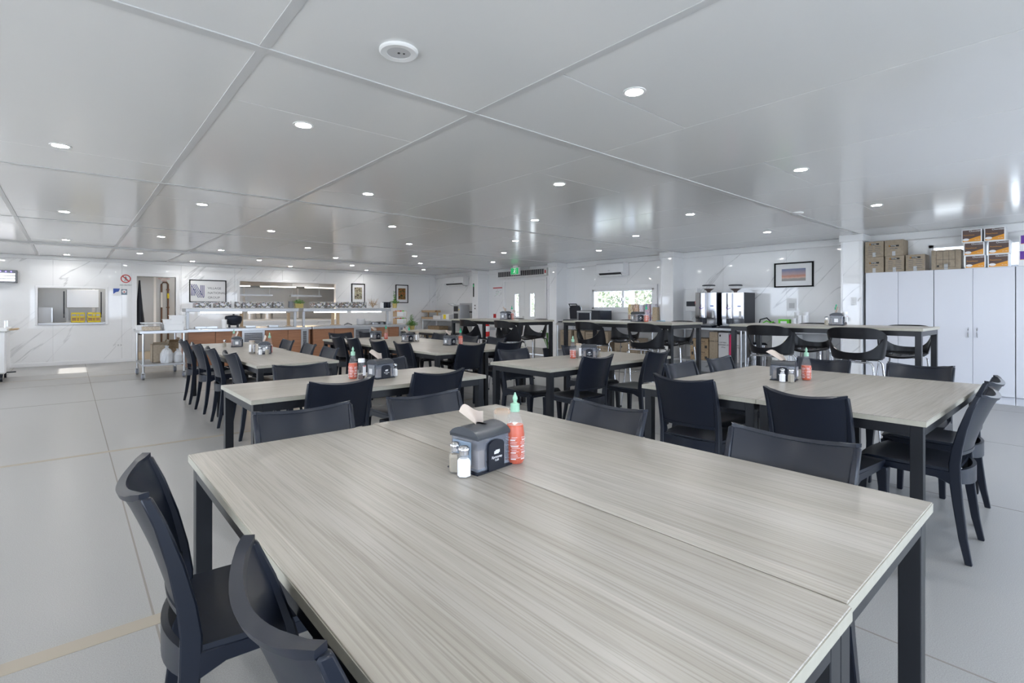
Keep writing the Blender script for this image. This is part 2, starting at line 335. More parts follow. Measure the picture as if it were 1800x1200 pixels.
# right wall (X = XR) with window, doors
WIN1 = (6.28, 8.00, 1.24, 1.70); WIN2 = (-.9, 1.62, 1.80, 2.18); DR = (9.63, 11.28, 0, 2.02)
wR = wall('wall_right', 'x', XR, YB, YK, [-.2, 1.0, 2.4, 3.6, 4.75, 5.75, 7.0, 8.6, 9.2, 11.6, 13, 14], [WIN1, WIN2, DR])
wL = wall('wall_left', 'x', XL, YB, YK, [0, 2, 4, 6, 8, 10, 12, 14], [(-1.6, 1.6, .5, 2.1), (3.0, 6.0, .5, 2.1), (7.6, 10.6, .5, 2.1), (12.75, 14.25, 1.42, 1.80)], sgn=-1)
wF = wall('wall_front', 'y', YB, XL-.1, XR+.1, [0, 2, 4, 6, 8], [(-1.4, 2.2, .3, 2.15), (3.4, 8.4, .5, 2.15)], sgn=-1)
# columns with capitals
for i, (c, wd) in enumerate(((2.50, .27), (5.73, .27), (8.97, .27), (12.2, .27))):
    t = empty('wall_column', kind='structure')
    build('column_shaft', MB().box(9.15, XR, c-wd/2, c+wd/2, 0, CZ), M['wall'], t)
    build('corner_bead', MB().box(9.142, 9.175, c-wd/2-.008, c-wd/2+.02, 0, CZ-.11).box(9.142, 9.175, c+wd/2-.02, c+wd/2+.008, 0, CZ-.11), M['trim'], t)
    build('column_cornice', MB().box(9.12, XR, c-wd/2-.03, c+wd/2+.03, CZ-.11, CZ), M['trim'], t, bevel=.008)
# cornices, skirting
cor = build('trim_1', MB().box(XL, XR, YK-.05, YK, CZ-.08, CZ), M['trim'], kind='structure', bevel=.01)
build('trim_2', MB().box(XR-.05, XR, YB, YK, CZ-.12, CZ), M['trim'], kind='structure', bevel=.012)
build('baseboard_back', MB().box(XL, KD[0]-.08, YK-.015, YK, 0, .085).box(KD[1]+.08, XR, YK-.015, YK, 0, .085), M['trim'], kind='structure', bevel=.004)
build('baseboard_right', MB().box(XR-.015, XR, 2.64, 5.6, 0, .085).box(XR-.015, XR, 5.87, 8.83, 0, .085).box(XR-.015, XR, 11.36, 12.06, 0, .085).box(XR-.015, XR, 12.34, YK, 0, .085), M['trim'], kind='structure', bevel=.004)
# hatch + doorway + servery frames
def frame_rect(x0, x1, z0, z1, w_, y0, y1, bottom=True):
    m = MB().box(x0-w_, x0, y0, y1, z0-(w_ if bottom else 0), z1+w_).box(x1, x1+w_, y0, y1, z0-(w_ if bottom else 0), z1+w_).box(x0, x1, y0, y1, z1, z1+w_)
    if bottom: m.box(x0, x1, y0, y1, z0-w_, z0)
    return m
build('trim_3', frame_rect(*HW, .045, YK-.02, YK+TH), M['trim'], kind='structure', bevel=.003)
build('trim_4', frame_rect(*KD, .085, YK-.025, YK+TH, False), M['trim'], kind='structure', bevel=.003)
build('trim_5', frame_rect(*SO, .06, YK-.02, YK+TH), M['trim'], kind='structure', bevel=.003)
hs = build('hatch_shelf', MB().box(HW[0], HW[1], YK-.03, YK+.42, HW[2]-.03, HW[2]+.004), M['steel2'], label='stainless shelf filling the sill of the small white-framed hatch', cat='shelf')
# window 1 (right wall)
def window(name, y0, y1, z0, z1, mull, mt='trim', fr=.055, x=XR, label=None):
    t = empty(name, kind='structure'); m = MB()
    m.box(x-.03, x+TH, y0, y0+fr, z0, z1).box(x-.03, x+TH, y1-fr, y1, z0, z1).box(x-.03, x+TH, y0, y1, z0, z0+fr*.8).box(x-.03, x+TH, y0, y1, z1-fr*.8, z1)
    build('window_frame', m, M[mt], t, bevel=.003)
    ed = [y0+fr]+mull+[y1-fr]
    for i, yy in enumerate(mull): build('mullion', MB().box(x+.01, x+.07, yy-.03, yy+.03, z0, z1), M[mt], t, bevel=.003)
    for i in range(len(ed)-1): build('pane', MB().box(x+.035, x+.041, ed[i]+.0, ed[i+1]-.0, z0+.03, z1-.03), M['pane'], t)
    return t
w1 = window('window_1', *WIN1, [7.13])
build('window_surround', MB().box(XR-.035, XR, WIN1[0]-.08, WIN1[0], WIN1[2]-.08, WIN1[3]+.08).box(XR-.035, XR, WIN1[1], WIN1[1]+.08, WIN1[2]-.08, WIN1[3]+.08).box(XR-.035, XR, WIN1[0], WIN1[1], WIN1[3], WIN1[3]+.08).box(XR-.035, XR, WIN1[0], WIN1[1], WIN1[2]-.08, WIN1[2]), M['trim'], w1, bevel=.003)
build('latch', MB().box(XR-.03, XR+.01, 7.11, 7.15, 1.42, 1.50), M['steel2'], w1, bevel=.004)
w2 = window('window_2', *WIN2, [.36])
# door pair
t = empty('door_1', kind='structure')
build('door_frame', MB().box(XR-.03, XR+TH, DR[0]-.06, DR[0], 0, DR[3]+.06).box(XR-.03, XR+TH, DR[1], DR[1]+.06, 0, DR[3]+.06).box(XR-.03, XR+TH, DR[0], DR[1], DR[3], DR[3]+.06), M['trim'], t, bevel=.003)
dm = (DR[0]+DR[1])/2
for a, b, v0 in ((DR[0], dm-.004, dm-.40), (dm+.004, DR[1], dm+.24)):
    y0, y1, z0, z1 = v0, v0+.16, 1.03, 1.66; m = MB()
    m.box(XR, XR+.04, a, y0, .01, DR[3]).box(XR, XR+.04, y1, b, .01, DR[3]).box(XR, XR+.04, y0, y1, .01, z0).box(XR, XR+.04, y0, y1, z1, DR[3])
    d_ = build('door_leaf', m, M['white'], t)
    build('vision_pane', MB().box(XR+.018, XR+.023, y0, y1, z0, z1), M['pane'], d_)
    build('vision_bead', MB().box(XR-.008, XR, y0-.025, y0, z0-.025, z1+.025).box(XR-.008, XR, y1, y1+.025, z0-.025, z1+.025).box(XR-.008, XR, y0, y1, z0-.025, z0).box(XR-.008, XR, y0, y1, z1, z1+.025), M['trim'], d_)
    build('kick_plate', MB().box(XR-.004, XR, a+.04, b-.04, .03, .20), M['steel2'], d_)
build('door_handle', MB().tube([(XR, dm+.05, .98), (XR-.05, dm+.05, .98), (XR-.05, dm+.17, .98)], .010).box(XR-.006, XR, dm+.02, dm+.08, .92, 1.04), M['steel'], t, smooth=.6)
# outside: ground, added sun-blocking roof, trees
build('outdoor_ground', MB().box(-60, 80, -60, 80, -.45, -.35), M['ground'], kind='structure')
build('sun_blocker_roof', MB().box(-5.6, XL-TH, -3.5, 12.3, 2.42, 2.5), M['white'], kind='structure')  # unseen slab added to block direct sun through the large left windows
def tree(x, y, h, r, seed, label):
    rr = random.Random(seed); t = empty('tree', (x, y, -.36), label=label, cat='tree', group='trees outside the right-hand window')
    build('trunk', MB().tube([(0, 0, 0), (.1, 0, h*.4), (0, .1, h*.8)], [.12, .09, .04]), M['bark'], t)
    m = MB()
    for k in range(7000):
        a = rr.uniform(0, 2*pi); b = rr.uniform(-1, 1); q = rr.uniform(.35, 1)**.5*r
        c = Vector((cos(a)*sqrt(1-b*b)*q, sin(a)*sqrt(1-b*b)*q, h*.62+b*q*1.05)); s_ = rr.uniform(.04, .09)
        u = Vector((rr.uniform(-1, 1), rr.uniform(-1, 1), rr.uniform(-1, 1))).normalized(); v = u.cross(Vector((rr.uniform(-1, 1), rr.uniform(-1, 1), .3))).normalized()
        m.add([c-u*s_, c+v*s_*.5, c+u*s_, c-v*s_*.5], [(0, 1, 2, 3)])
    o = build('foliage', m, M['foliage'], t); o['kind'] = 'stuff'
tree(14.0, 10.0, 4.0, 1.7, 1, 'pale gum tree outside, left part of the small window'); tree(14.4, 14.2, 4.4, 2.0, 2, 'pale bushy tree outside, seen through the double doors')
tree(17.5, 10.4, 4.6, 2.3, 3, 'pale bushy tree outside, right part of the small window')
build('verandah_post', MB().box(11.6, 11.72, 8.35, 8.45, -.35, 3), M['gray'], kind='structure')
# kitchen behind the wall
kt = build('kitchen_shell', MB().box(XL, XR, YK+TH+3.2, YK+TH+3.3, 0, 2.7).box(XL-.1, XL, YK+TH, YK+3.4, 0, 2.7).box(7.5, 7.6, YK+TH, YK+3.4, 0, 2.7), M['kwall'], kind='structure')
build('kitchen_floor', MB().box(XL, XR, YK, YK+3.4, -.1, 0), M['tape'], kind='structure')
build('kitchen_ceiling', MB().box(XL, XR, YK+TH, YK+3.4, 2.45, 2.55), M['white'], kind='structure')
KY = YK+TH+3.2
for x in (.5, 1.9, 2.55, 4.3, 6.0): build('wall_joint', MB().box(x-.03, x+.03, KY-.012, KY, 0, 2.45), M['trim'], kt)
build('kitchen_partition', MB().box(1.02, 1.07, YK+TH, YK+1.6, 0, 2.45), M['white'], kind='structure')
# ------------------------------------------------------------------ CEILING LIGHTS
def downlight(x, y):
    t = empty('downlight', (x, y, CZ), label='round white recessed downlight glowing in the pale ceiling panels', cat='ceiling light', group='lit round downlights set in rows over the ceiling')
    build('trim_ring', MB().lathe([(.046, .004), (.046, -.004), (.060, -.004), (.062, -.001), (.062, .004)], 20), M['white'], t)
    build('lens', MB().lathe([(.0, -.003), (.047, -.003), (.047, .002), (0, .002)], 20), M['lampglow'], t)
    return t
lx = [-.05+1.147*i for i in range(-2, 8)]
ye = [1.6, 4.77, 8.0, 11.3, 14.42]; yo = [3.24, 6.45, 9.78, 13.05]
dl0 = None
def pix(x, y, z):
    d = x*FX+y*FY; return (900+F*(x*RX+y*RY)/d, HZ-F*(z-CH)/d) if d > .1 else (-999, -999)
ORD = ('nearest', 'second', 'third', 'fourth', 'fifth', 'sixth'); LN = ('first', 'second', 'third', 'fourth', 'fifth', 'sixth', 'seventh', 'eighth')
for i, x in enumerate(lx, -2):
    n = 0
    for y in (([-1.6]+ye) if i % 2 == 0 else ([0.0]+yo)):
        xx = x - (.1 if x > 6.6 else 0); u, v = pix(xx, y, CZ); seen = -20 < u < 1820 and -20 < v
        if x < XL+.15: xx = XL+.3
        if dl0 is None: dl0 = downlight(xx, y); t = dl0
        else: t = copy_tree(dl0); t.location = (xx, y, CZ)
        if not seen: t['label'] = 'round recessed downlight outside the frame, beside or behind the camera'; t['group'] = 'downlights outside the frame'
        else: t['group'] = 'lit round downlights set in rows over the ceiling'; t['label'] = 'glowing round downlight, %s%s in the %s ceiling line from the left' % (ORD[n], '' if n == 0 else ' nearest', LN[i]); n += seen
t = empty('emergency_light', (1.10, 2.03, CZ), label='large unlit round emergency light in the ceiling above the front table', cat='ceiling light')
build('rim', MB().lathe([(.085, .004), (.085, -.008), (.078, -.014), (.052, -.012), (.052, .004)], 32), M['white'], t, smooth=.7)
build('dish', MB().lathe([(.052, -.010), (.030, -.003), (.004, -.002), (0, -.002)], 28), M['gray'], t, smooth=.9)
build('led_chip', MB().lathe([(.006, -.012), (.006, -.002)], 8).lathe([(.005, -.012), (.005, -.002)], 8, c=(.02, -.01, 0)), M['ink'], t)
t = empty('smoke_detector', (6.55, 2.35, CZ), label='flat round white detector on the ceiling near the right column', cat='detector')
build('detector_base', MB().lathe([(.07, .003), (.07, -.012), (.05, -.02), (0, -.02)], 24), M['white'], t, smooth=.8)
# ------------------------------------------------------------------ TABLES
def table(name, x0, x1, y0, y1, h, label, cat='table', along='x', th=.026, leg=.05, inset=.014, grp=None, rail=.05):
    L, W = (x1-x0, y1-y0) if along == 'x' else (y1-y0, x1-x0)
    t = empty(name, ((x0+x1)/2, (y0+y1)/2, 0), 0 if along == 'x' else pi/2, label=label, cat=cat, group=grp)
    top = build('tabletop', MB().box(-L/2+.0015, L/2-.0015, -W/2+.0015, W/2-.0015, h-.003, h), M['wood'], t, bevel=.001)
    build('edge_band', MB().box(-L/2, L/2, -W/2, W/2, h-th, h-.003), M['edge'], top)
    z1 = h-th; i = inset; a, b = L/2-i, W/2-i; m = MB()
    r = .025
    m.box(-a+leg, a-leg, -b, -b+r, z1-rail, z1).box(-a+leg, a-leg, b-r, b, z1-rail, z1).box(-a, -a+r, -b+leg, b-leg, z1-rail, z1).box(a-r, a, -b+leg, b-leg, z1-rail, z1)
    build('frame_rail', m, M['frame'], t, bevel=.0015)
    for sx in (-1, 1):
        for sy in (-1, 1):
            xa, xb = sorted((sx*a, sx*(a-leg))); ya, yb = sorted((sy*b, sy*(b-leg)))
            lg = build('leg', MB().box(xa, xb, ya, yb, .006, z1), M['frame'], t, bevel=.002)
            build('foot_cap', MB().box(xa+.002, xb-.002, ya+.002, yb-.002, 0, .006), M['blk'], lg)
    return t
T = .74
table('dining_table', .317, 1.031, .280, 2.12, T, 'nearest oak-topped table on the left, its two chairs tucked in from the left', along='y')
table('dining_table', 1.033, 1.745, .288, 2.14, T, 'nearest oak-topped table on the right, ending in the bare bright corner', along='y')
table('dining_table', .77, 2.45, 3.125, 3.885, T, 'single oak-topped table behind the front pair, with red and brown sauce bottles', along='x')
table('dining_table', 3.07, 4.93, 3.04, 3.85, T, 'oak-topped table in the middle right, in front of the window bar table', along='x')
table('dining_table', 2.955, 4.70, .512, 1.278, T, 'nearer oak-topped table of the right-hand pair, black chair backs at its near edge', along='x')
table('dining_table', 2.955, 4.70, 1.281, 2.045, T, 'farther oak-topped table of the right-hand pair, below the right bar table', along='x')
table('dining_table', 1.27, 2.03, 4.97, 6.72, T, 'nearer oak-topped table of the left row, two shakers beside its dispenser', along='y')
table('dining_table', 1.31, 2.07, 6.73, 8.55, T, 'farther oak-topped table of the left row, nearest the wheeled trolley', along='y')
table('dining_table', 3.19, 3.90, 5.0, 6.74, T, 'near left oak-topped table of the four pushed together in the middle', along='y')
table('dining_table', 3.902, 4.62, 5.0, 6.74, T, 'near right oak-topped table of the four pushed together in the middle', along='y')
table('dining_table', 3.19, 3.90, 6.745, 8.5, T, 'far left oak-topped table of the four pushed together, facing the servery', along='y')
table('dining_table', 3.902, 4.62, 6.745, 8.5, T, 'far right oak-topped table of the four pushed together, below the potted herbs', along='y')
table('dining_table', 5.95, 6.70, 9.25, 10.9, T, 'small distant oak-topped table in front of the steel bench and cartons', along='y')
BZ = 1.07
table('bar_table', 5.98, 6.75, 1.06, 2.90, BZ, 'tall oak-topped bar table at the right, in front of the white cupboards', cat='bar table', along='y')
table('bar_table', 5.70, 6.46, 3.50, 5.38, BZ, 'tall oak-topped bar table in the middle, in front of the small window', cat='bar table', along='y')
table('bar_table', 5.16, 5.93, 5.78, 7.62, BZ, 'tall oak-topped bar table at the left, in front of the double doors', cat='bar table', along='y')
# ------------------------------------------------------------------ CHAIRS
def make_chair():
    t = empty('dining_chair'); hw = .194
    prof = [(-.268, 0), (-.246, .12), (-.226, .28), (-.214, .40), (-.212, .48), (-.222, .56), (-.243, .66), (-.272, .76), (-.300, .83)]
    def yz(z):
        for i in range(len(prof)-1):
            if prof[i][1] <= z <= prof[i+1][1]:
                k = (z-prof[i][1])/(prof[i+1][1]-prof[i][1]); return prof[i][0]*(1-k)+prof[i+1][0]*k
        return prof[-1][0]
    for s in (-1, 1):                      # rear legs run up into the sides of the back
        secs = []
        for y, z in prof:
            k = z/.83; tx = .030 if z < .3 else .030-.010*(z-.3)/.53; ty = (.030+.016*min(z/.4, 1)) if z < .5 else .046-.024*(z-.5)/.33
            x = s*(hw+.012-.020*sin(min(z/.45, 1)*pi*.5)*1 + (.010*(z-.45)/.4 if z > .45 else 0))
            if z == 0: tx, ty = .026, .028
            zt = z
            secs.append([Vector((x-s*tx/2-.0, y-ty/2, zt)), Vector((x+s*tx/2, y-ty/2, zt)), Vector((x+s*tx/2, y+ty/2, zt)), Vector((x-s*tx/2, y+ty/2, zt))])
        build('leg', MB().loft(secs), M['blk'], t, bevel=.004, smooth=.7)
        f = [(0, .016), (.3, .020), (.40, .026), (.42, .028)]; secs = []
        for z, q in f:
            x = s*(.196+.012*(1-z/.42)); y = .170+.014*(1-z/.42)
            secs.append([Vector((x+a*q, y+b*q, z)) for a, b in ((-1, -1), (1, -1), (1, 1), (-1, 1))])
        build('leg', MB().loft(secs), M['blk'], t, bevel=.004, smooth=.7)
    def back(u, v):
        s = 2*u-1; q = 1-s*s; zt = .838-.026*q; z = .535+(zt-.535)*v
        return (s*(.180+.010*v), yz(z)-.004-(.030+.026*v)*q, z)
    b = build('backrest', MB().sheet(back, 14, 7, .010), M['blk'], t, smooth=.9)
    def rim(u, v):
        s = 2*u-1; q = 1-s*s; zt = .842-.026*q; z = zt-.012+.012*v
        return (s*.198, yz(z)-.003-.056*q, z)
    build('top_rim', MB().sheet(rim, 14, 1, .022), M['blk'], b, smooth=.6)
    def rail2(u, v):
        s = 2*u-1; q = 1-s*s; z = .525+.016*v
        return (s*.192, yz(z)-.002-.032*q, z)
    def rail(u, v):
        s = 2*u-1; q = 1-s*s; z = .385+.065*v-.03*(1-v)*(1-q)*0
        return (s*.192, yz(.44)-.002-.048*q, z - .018*q*(1-v))
    build('back_rail', MB().sheet(rail, 12, 2, .016).sheet(rail2, 12, 1, .018), M['blk'], t, smooth=.7)
    def seat(u, v):
        s = 2*u-1; y = -.222+.428*v; wd = .194+.022*v-.02*max(0, (v-.9)/.1)**2
        return (s*wd, y - .012*(s*s)*v, .448-.012*sin(pi*min(v*1.1, 1))*(1-s*s)+.006*v*v-(.020*((v-.92)/.08)**2 if v > .92 else 0))
    st = build('seat', MB().sheet(seat, 10, 10, .014), M['blk'], t, smooth=.9)
    m = MB()
    for s in (-1, 1):
        xx = s*.200
        m.prism([(-.20, .440), (.187, .440), (.187, .385), (.145, .405), (-.14, .400), (-.20, .375)], 0, min(xx, xx-s*.018), max(xx, xx-s*.018))
    m.prism([(-.20, .440), (.20, .440), (.20, .385), (.16, .405), (-.16, .405), (-.20, .385)], 1, .170, .190)
    build('seat_apron', m, M['blk'], t, bevel=.003)
    return t
CH0 = make_chair(); used = [False]
def chair(x, y, deg, label, group, dz=0):
    """x, y: where the middle of the top of the back is; deg: facing direction (0 = +X, 90 = +Y)"""
    c = CH0 if not used[0] else copy_tree(CH0); used[0] = True
    a = radians(deg); c.location = (x+cos(a)*.31, y+sin(a)*.31, dz); c.rotation_euler = (0, 0, a-pi/2)
    c['label'] = label; c['category'] = 'chair'; c['group'] = group
g = 'black plastic chairs at the front table pair'
chair(.14, 1.61, -6, 'black plastic chair at the left of the front table, whole back in view', g)
chair(.235, .83, -2, 'nearest black plastic chair, cut by the bottom edge of the photo', g)
chair(.76, 2.235, -92, 'left one of the two black chairs beyond the front table, turned to the camera', g)
chair(1.33, 2.20, -91, 'black chair beyond the front table, second from the left, behind the napkin', g)
chair(1.80, 1.42, 180, 'black chair at the right of the front table, just right of the red sauce bottle', g)
chair(1.84, .68, 181, 'large grey-lit chair back right of the front table, nearest the bare corner', g)
g = 'black plastic chairs at the second table from the front'
chair(1.23, 2.95, 91, 'left black chair with its back to us at the second table', g)
chair(1.90, 2.93, 90, 'right black chair with its back to us at the second table', g)
chair(1.33, 3.99, -92, 'left chair on the far side of the second table, facing us', g)
chair(2.02, 3.99, -88, 'right chair on the far side of the second table, behind the dispenser', g)
g = 'black plastic chairs at the left row of tables'
for i, (x, y) in enumerate(((1.14, 7.99), (1.15, 7.16), (1.14, 6.26), (1.17, 5.53))):
    chair(x, y, (0, 3, -2, 1)[i], 'black chair left of the left table row, %s' % ('farthest, beside the trolley', 'second farthest', 'second nearest', 'nearest, above the second table corner')[i], g)
for i, (x, y) in enumerate(((2.22, 7.13), (2.18, 6.20), (2.14, 5.45))):
    chair(x, y, 180+(2, -2, 0)[i], 'black chair right of the left table row, %s' % ('farthest, before the servery grille', 'middle of three', 'nearest, at the table corner')[i], g)
g = 'black plastic chairs round the four joined tables'
for i, (x, y) in enumerate(((3.05, 7.57), (3.07, 7.07), (3.09, 6.31), (3.12, 5.70))):
    chair(x, y, (2, 0, 3, 0)[i], 'black chair back left of the four joined tables, %s' % ('farthest', 'second farthest', 'second nearest', 'nearest')[i], g)
chair(3.54, 8.62, -90, 'black chair at the far end of the four joined tables, left one', g)
chair(4.10, 8.66, -90, 'black chair at the far end of the four joined tables, right one by the grille', g)
for i, (x, y) in enumerate(((4.74, 7.30), (4.74, 6.42), (4.74, 5.78))):
    chair(x, y, 180, 'black chair right of the four joined tables, %s' % ('farthest, before the cartons', 'middle of three, behind the dispenser', 'nearest, under the bar table')[i], g)
chair(3.65, 4.92, 91, 'left black chair, back to us, at the near end of the four joined tables', g)
chair(4.23, 4.90, 89, 'right black chair, back to us, at the near end of the four joined tables', g)
g = 'black plastic chairs at the middle right table'
chair(3.58, 2.93, 88, 'black chair with its back to us, left at the middle right table', g)
chair(4.46, 2.88, 92, 'black chair with its back to us, right at the middle right table', g)
chair(3.50, 4.02, -90, 'chair facing us at the left end of the middle right table', g)
chair(4.42, 4.0, -90, 'chair hidden behind the sauce bottle on the middle right table', g)
g = 'black plastic chairs round the right-hand table pair'
chair(2.85, 1.68, 1, 'broad black chair back left of the right-hand tables, the farther one', g)
chair(2.81, .98, -4, 'broad black chair back left of the right-hand tables, the nearer one', g)
chair(3.63, 2.17, -92, 'bluish chair top beyond the right-hand tables, left one', g)
chair(4.25, 2.16, -90, 'bluish chair top beyond the right-hand tables, right one by the cartons', g)
chair(4.82, 1.52, 181, 'dark chair top beyond the right-hand tables, behind the red sauce bottle', g)
chair(4.86, .88, 180, 'wide bluish chair top beyond the right-hand tables, below the bar table end', g)
chair(3.53, .37, 90, 'black chair in profile at the right edge, the nearer of the pair', g)
chair(4.17, .41, 90, 'black chair in profile at the right edge, the farther of the pair', g)
# ------------------------------------------------------------------ BAR STOOLS
def make_stool():
    t = empty('bar_stool'); SZ = .785; T_ = 1.075
    def R_(th, z):
        k = (z-SZ)/(T_-SZ); a = .215+.055*k; b = .205+.035*k
        return (a*sin(th), -b*cos(th)+.01, z)
    tm = radians(98)
    def f(s): s = abs(s); return SZ+.045+(.135)*min(s/.80, 1)**2.6
    gz = .965
    def low(u, v):
        s = 2*u-1; z = SZ-.01+(f(s)-SZ+.01)*v if abs(s) < .8 else SZ-.01+(gz-SZ+.01)*v*1.0
        if abs(s) >= .8: z = SZ-.01+((gz if True else 0)-SZ+.01)*v
        k = (z-SZ)/(T_-SZ); return R_(s*(tm-radians(30)*max(k, 0)), z)
    def up(u, v):
        s = 2*u-1; zt = T_-.085*abs(s)**4; z = gz+(zt-gz)*v; k = (z-SZ)/(T_-SZ)
        return R_(s*(tm-radians(30)*max(k, 0)), z)
    shell = MB().sheet(low, 28, 4, .012).sheet(up, 28, 4, .012)
    sh = build('backrest', shell, M['stool'], t, smooth=1.0)
    def seat(u, v):
        a = 2*pi*u; r = v; x = .215*r*cos(a); y = .205*r*sin(a)+.01
        if y > 0: y *= 1.05
        return (x, y, SZ-.004-.018*(1-r*r)+(.0 if y < 0 else -.03*(y/.2)**2))
    m = MB(); n = 24
    rings = [(1.0, 0), (.93, -.020), (0, -.022)]
    vs = []; fs = []
    for j, r in enumerate((1, .8, .5, .2)):
        for k in range(n): vs.append(seat(k/n, r))
    for k in range(n):
        p = seat(k/n, 1); vs.append((p[0]*.95, p[1]*.95, p[2]-.022))
    for j in range(3):
        for k in range(n): fs.append((j*n+k, j*n+(k+1) % n, (j+1)*n+(k+1) % n, (j+1)*n+k))
    fs.append(tuple(3*n+k for k in range(n)))
    for k in range(n): fs.append((k, (k+1) % n, 4*n+(k+1) % n, 4*n+k))
    fs.append(tuple(4*n+k for k in range(n)))
    m.add(vs, fs); build('seat', m, M['stool'], t, smooth=.9)
    zt = SZ-.045
    for sx in (-1, 1):
        for sy in (-1, 1):
            build('leg', MB().tube([(sx*.12, sy*.165, zt), (sx*.150, sy*.175, zt-.004), (sx*.170, sy*.185, zt-.035), (sx*.235, sy*.235, .008)], .0095, 8), M['chrome'], t, smooth=.9)
            build('foot_cap', MB().lathe([(.013, 0), (.013, .02)], 8, c=(sx*.236, sy*.236, 0)), M['blk'], t)
    build('seat_frame', MB().tube([(-.12, .165, zt), (.12, .165, zt)], .0095).tube([(-.12, -.165, zt), (.12, -.165, zt)], .0095).box(-.02, .02, -.165, .165, zt-.004, zt+.02).box(-.10, -.06, -.12, .12, zt, zt+.03).box(.06, .10, -.12, .12, zt, zt+.03), M['chrome'], t, smooth=.9)
    q = .212; zf = .27
    build('foot_rest', MB().tube([(-q, -q, zf), (q, -q, zf), (q, q, zf), (-q, q, zf), (-q, -q, zf)], .007), M['chrome'], t, smooth=.9)
    return t
ST0 = make_stool(); us = [False]
def stool(px, X, deg, label, grp):
    y = onX(px, 600, X).y; c = ST0 if not us[0] else copy_tree(ST0); us[0] = True
    c.location = (X, y, 0); c.rotation_euler = (0, 0, radians(deg)-pi/2); c['label'] = label; c['category'] = 'stool'; c['group'] = grp
g = 'black bar stools at the right bar table'
stool(1357, 5.90, -4, 'left black bar stool with its back to us at the right bar table', g)
stool(1507, 5.90, 2, 'right black bar stool with its back to us at the right bar table', g)
stool(1424, 6.95, 180, 'left black bar stool beyond the right bar table, turned to the camera', g)
stool(1588, 6.88, 178, 'right black bar stool beyond the right bar table, turned to the camera', g)
g = 'black bar stools at the middle bar table'
stool(1042, 5.52, -6, 'left black bar stool with its back to us at the middle bar table', g)
stool(1138, 5.55, 0, 'right black bar stool with its back to us at the middle bar table', g)
stool(1098, 6.66, 188, 'left black bar stool beyond the middle bar table', g)
stool(1189, 6.62, 180, 'right black bar stool beyond the middle bar table', g)
g = 'black bar stools at the left bar table'
stool(833, 5.10, -12, 'left black bar stool with its back to us at the left bar table', g)
stool(896, 5.10, -8, 'middle black bar stool with its back to us at the left bar table', g)
stool(938, 6.02, 180, 'right-hand black bar stool, seen between the legs of the left bar table', g)
stool(898, 6.05, 184, 'black bar stool beyond the left bar table, mostly hidden by the middle one', g)
# ------------------------------------------------------------------ TABLE-TOP ITEMS
def dispenser(loc, deg, label, grp, card='white', nap=1, face_side='front'):
    t = empty('napkin_dispenser', loc, radians(deg), label=label, cat='napkin dispenser', group=grp)
    # base plate, clear bucket, domed lid; black arch on -Y, card on -X
    W, D = .150/2, .128/2
    build('base', MB().box(-W-.008, W+.008, -D-.006, D+.006, 0, .006), M['blk'], t, bevel=.002)
    secs = []
    for k, z in ((1.07, .006), (1.0, .02), (.985, .112)):
        secs.append([Vector((a*W*k, b*D*k, z)) for a, b in ((-1, -1), (1, -1), (1, 1), (-1, 1))])
    build('bucket', MB().loft(secs), M['smoke'], t, bevel=.006)
    build('napkin_stack', MB().box(-W+.012, W-.012, -D+.012, D-.012, .012, .07), M['napkin'], t)
    def lid(u, v):
        x = (2*u-1)*(W+.001); y = (2*v-1)*(D+.001); q = 1-(2*v-1)**2; r = 1
        return (x, y, .114+.025*q**.75)
    b = MB().sheet(lid, 10, 10, .004); l = build('lid', b, M['lid'], t, smooth=.9)
    yy = [-D+2*D*k/12 for k in range(13)]; cap_ = [(y, .112+.025*max(0, 1-(y/D)**2)**.75) for y in yy]+[(D, .106), (-D, .106)]
    build('lid_end', MB().prism(cap_, 0, -W-.001, -W+.003), M['lid'], l); build('lid_end', MB().prism(cap_, 0, W-.003, W+.001), M['lid'], l)
    build('lid_rim', MB().box(-W-.001, W+.001, -D-.001, D+.001, .106, .117), M['lid'], l, bevel=.003)
    build('slot', MB().lathe([(.001, .1425), (.020, .1425)], 12, sx=.3, sy=1.6), M['ink'], l)
    if nap:
        def nk(u, v):
            return ((u-.5)*.11*(.30+.70*v)-.050*v*1.2, .018*sin(u*3)-.02*v, .138+.062*v+.016*sin(u*5)*v)
        build('napkin', MB().sheet(nk, 8, 5, .0012), M['napkin'], t, smooth=1)
    a = MB(); pts = [(-.036, .006), (.036, .006), (.036, .082)]+[(.036*cos(x*pi/8), .082+.018*sin(x*pi/8)) for x in range(1, 8)]+[(-.036, .082)]
    a.prism(pts, 1, -D-.010, -D+.006); ap = build('arch_panel', a, M['blk'], t)
    fm = face((0, -D-.0105, 0), '-y')
    text('lettering', 'Xpressnap', .0115, M['paper'], t, fm@Matrix.Translation((0, .045, 0)))
    text('lettering', 'Café', .010, M['paper'], t, fm@Matrix.Translation((0, .035, 0)))
    build('emblem', MB().box(-.012, .008, -D-.0112, -D-.010, .055, .064).box(-.006, .013, -D-.0112, -D-.010, .058, .067), M['paper'], ap)
    # side card holder (towards -X)
    c = build('card_holder', MB().box(-W-.012, -W-.004, -.040, .040, .028, .100), M['slate' if card == 'slate' else 'greypl'], t, bevel=.002)
    if card == 'white': build('card_print', MB().box(-W-.0132, -W-.012, -.018, .018, .036, .075), M['paper'], c)
    c2 = build('card_holder', MB().box(W+.004, W+.012, -.040, .040, .028, .100), M['greypl'], t, bevel=.002); build('card_print', MB().box(W+.012, W+.0132, -.018, .018, .036, .075), M['paper'], c2)
    if card != 'white': text('lettering', 'Village National Group', .0070, M['paper'], t, face((-W-.0125, 0, .080), '-x'))
    return t
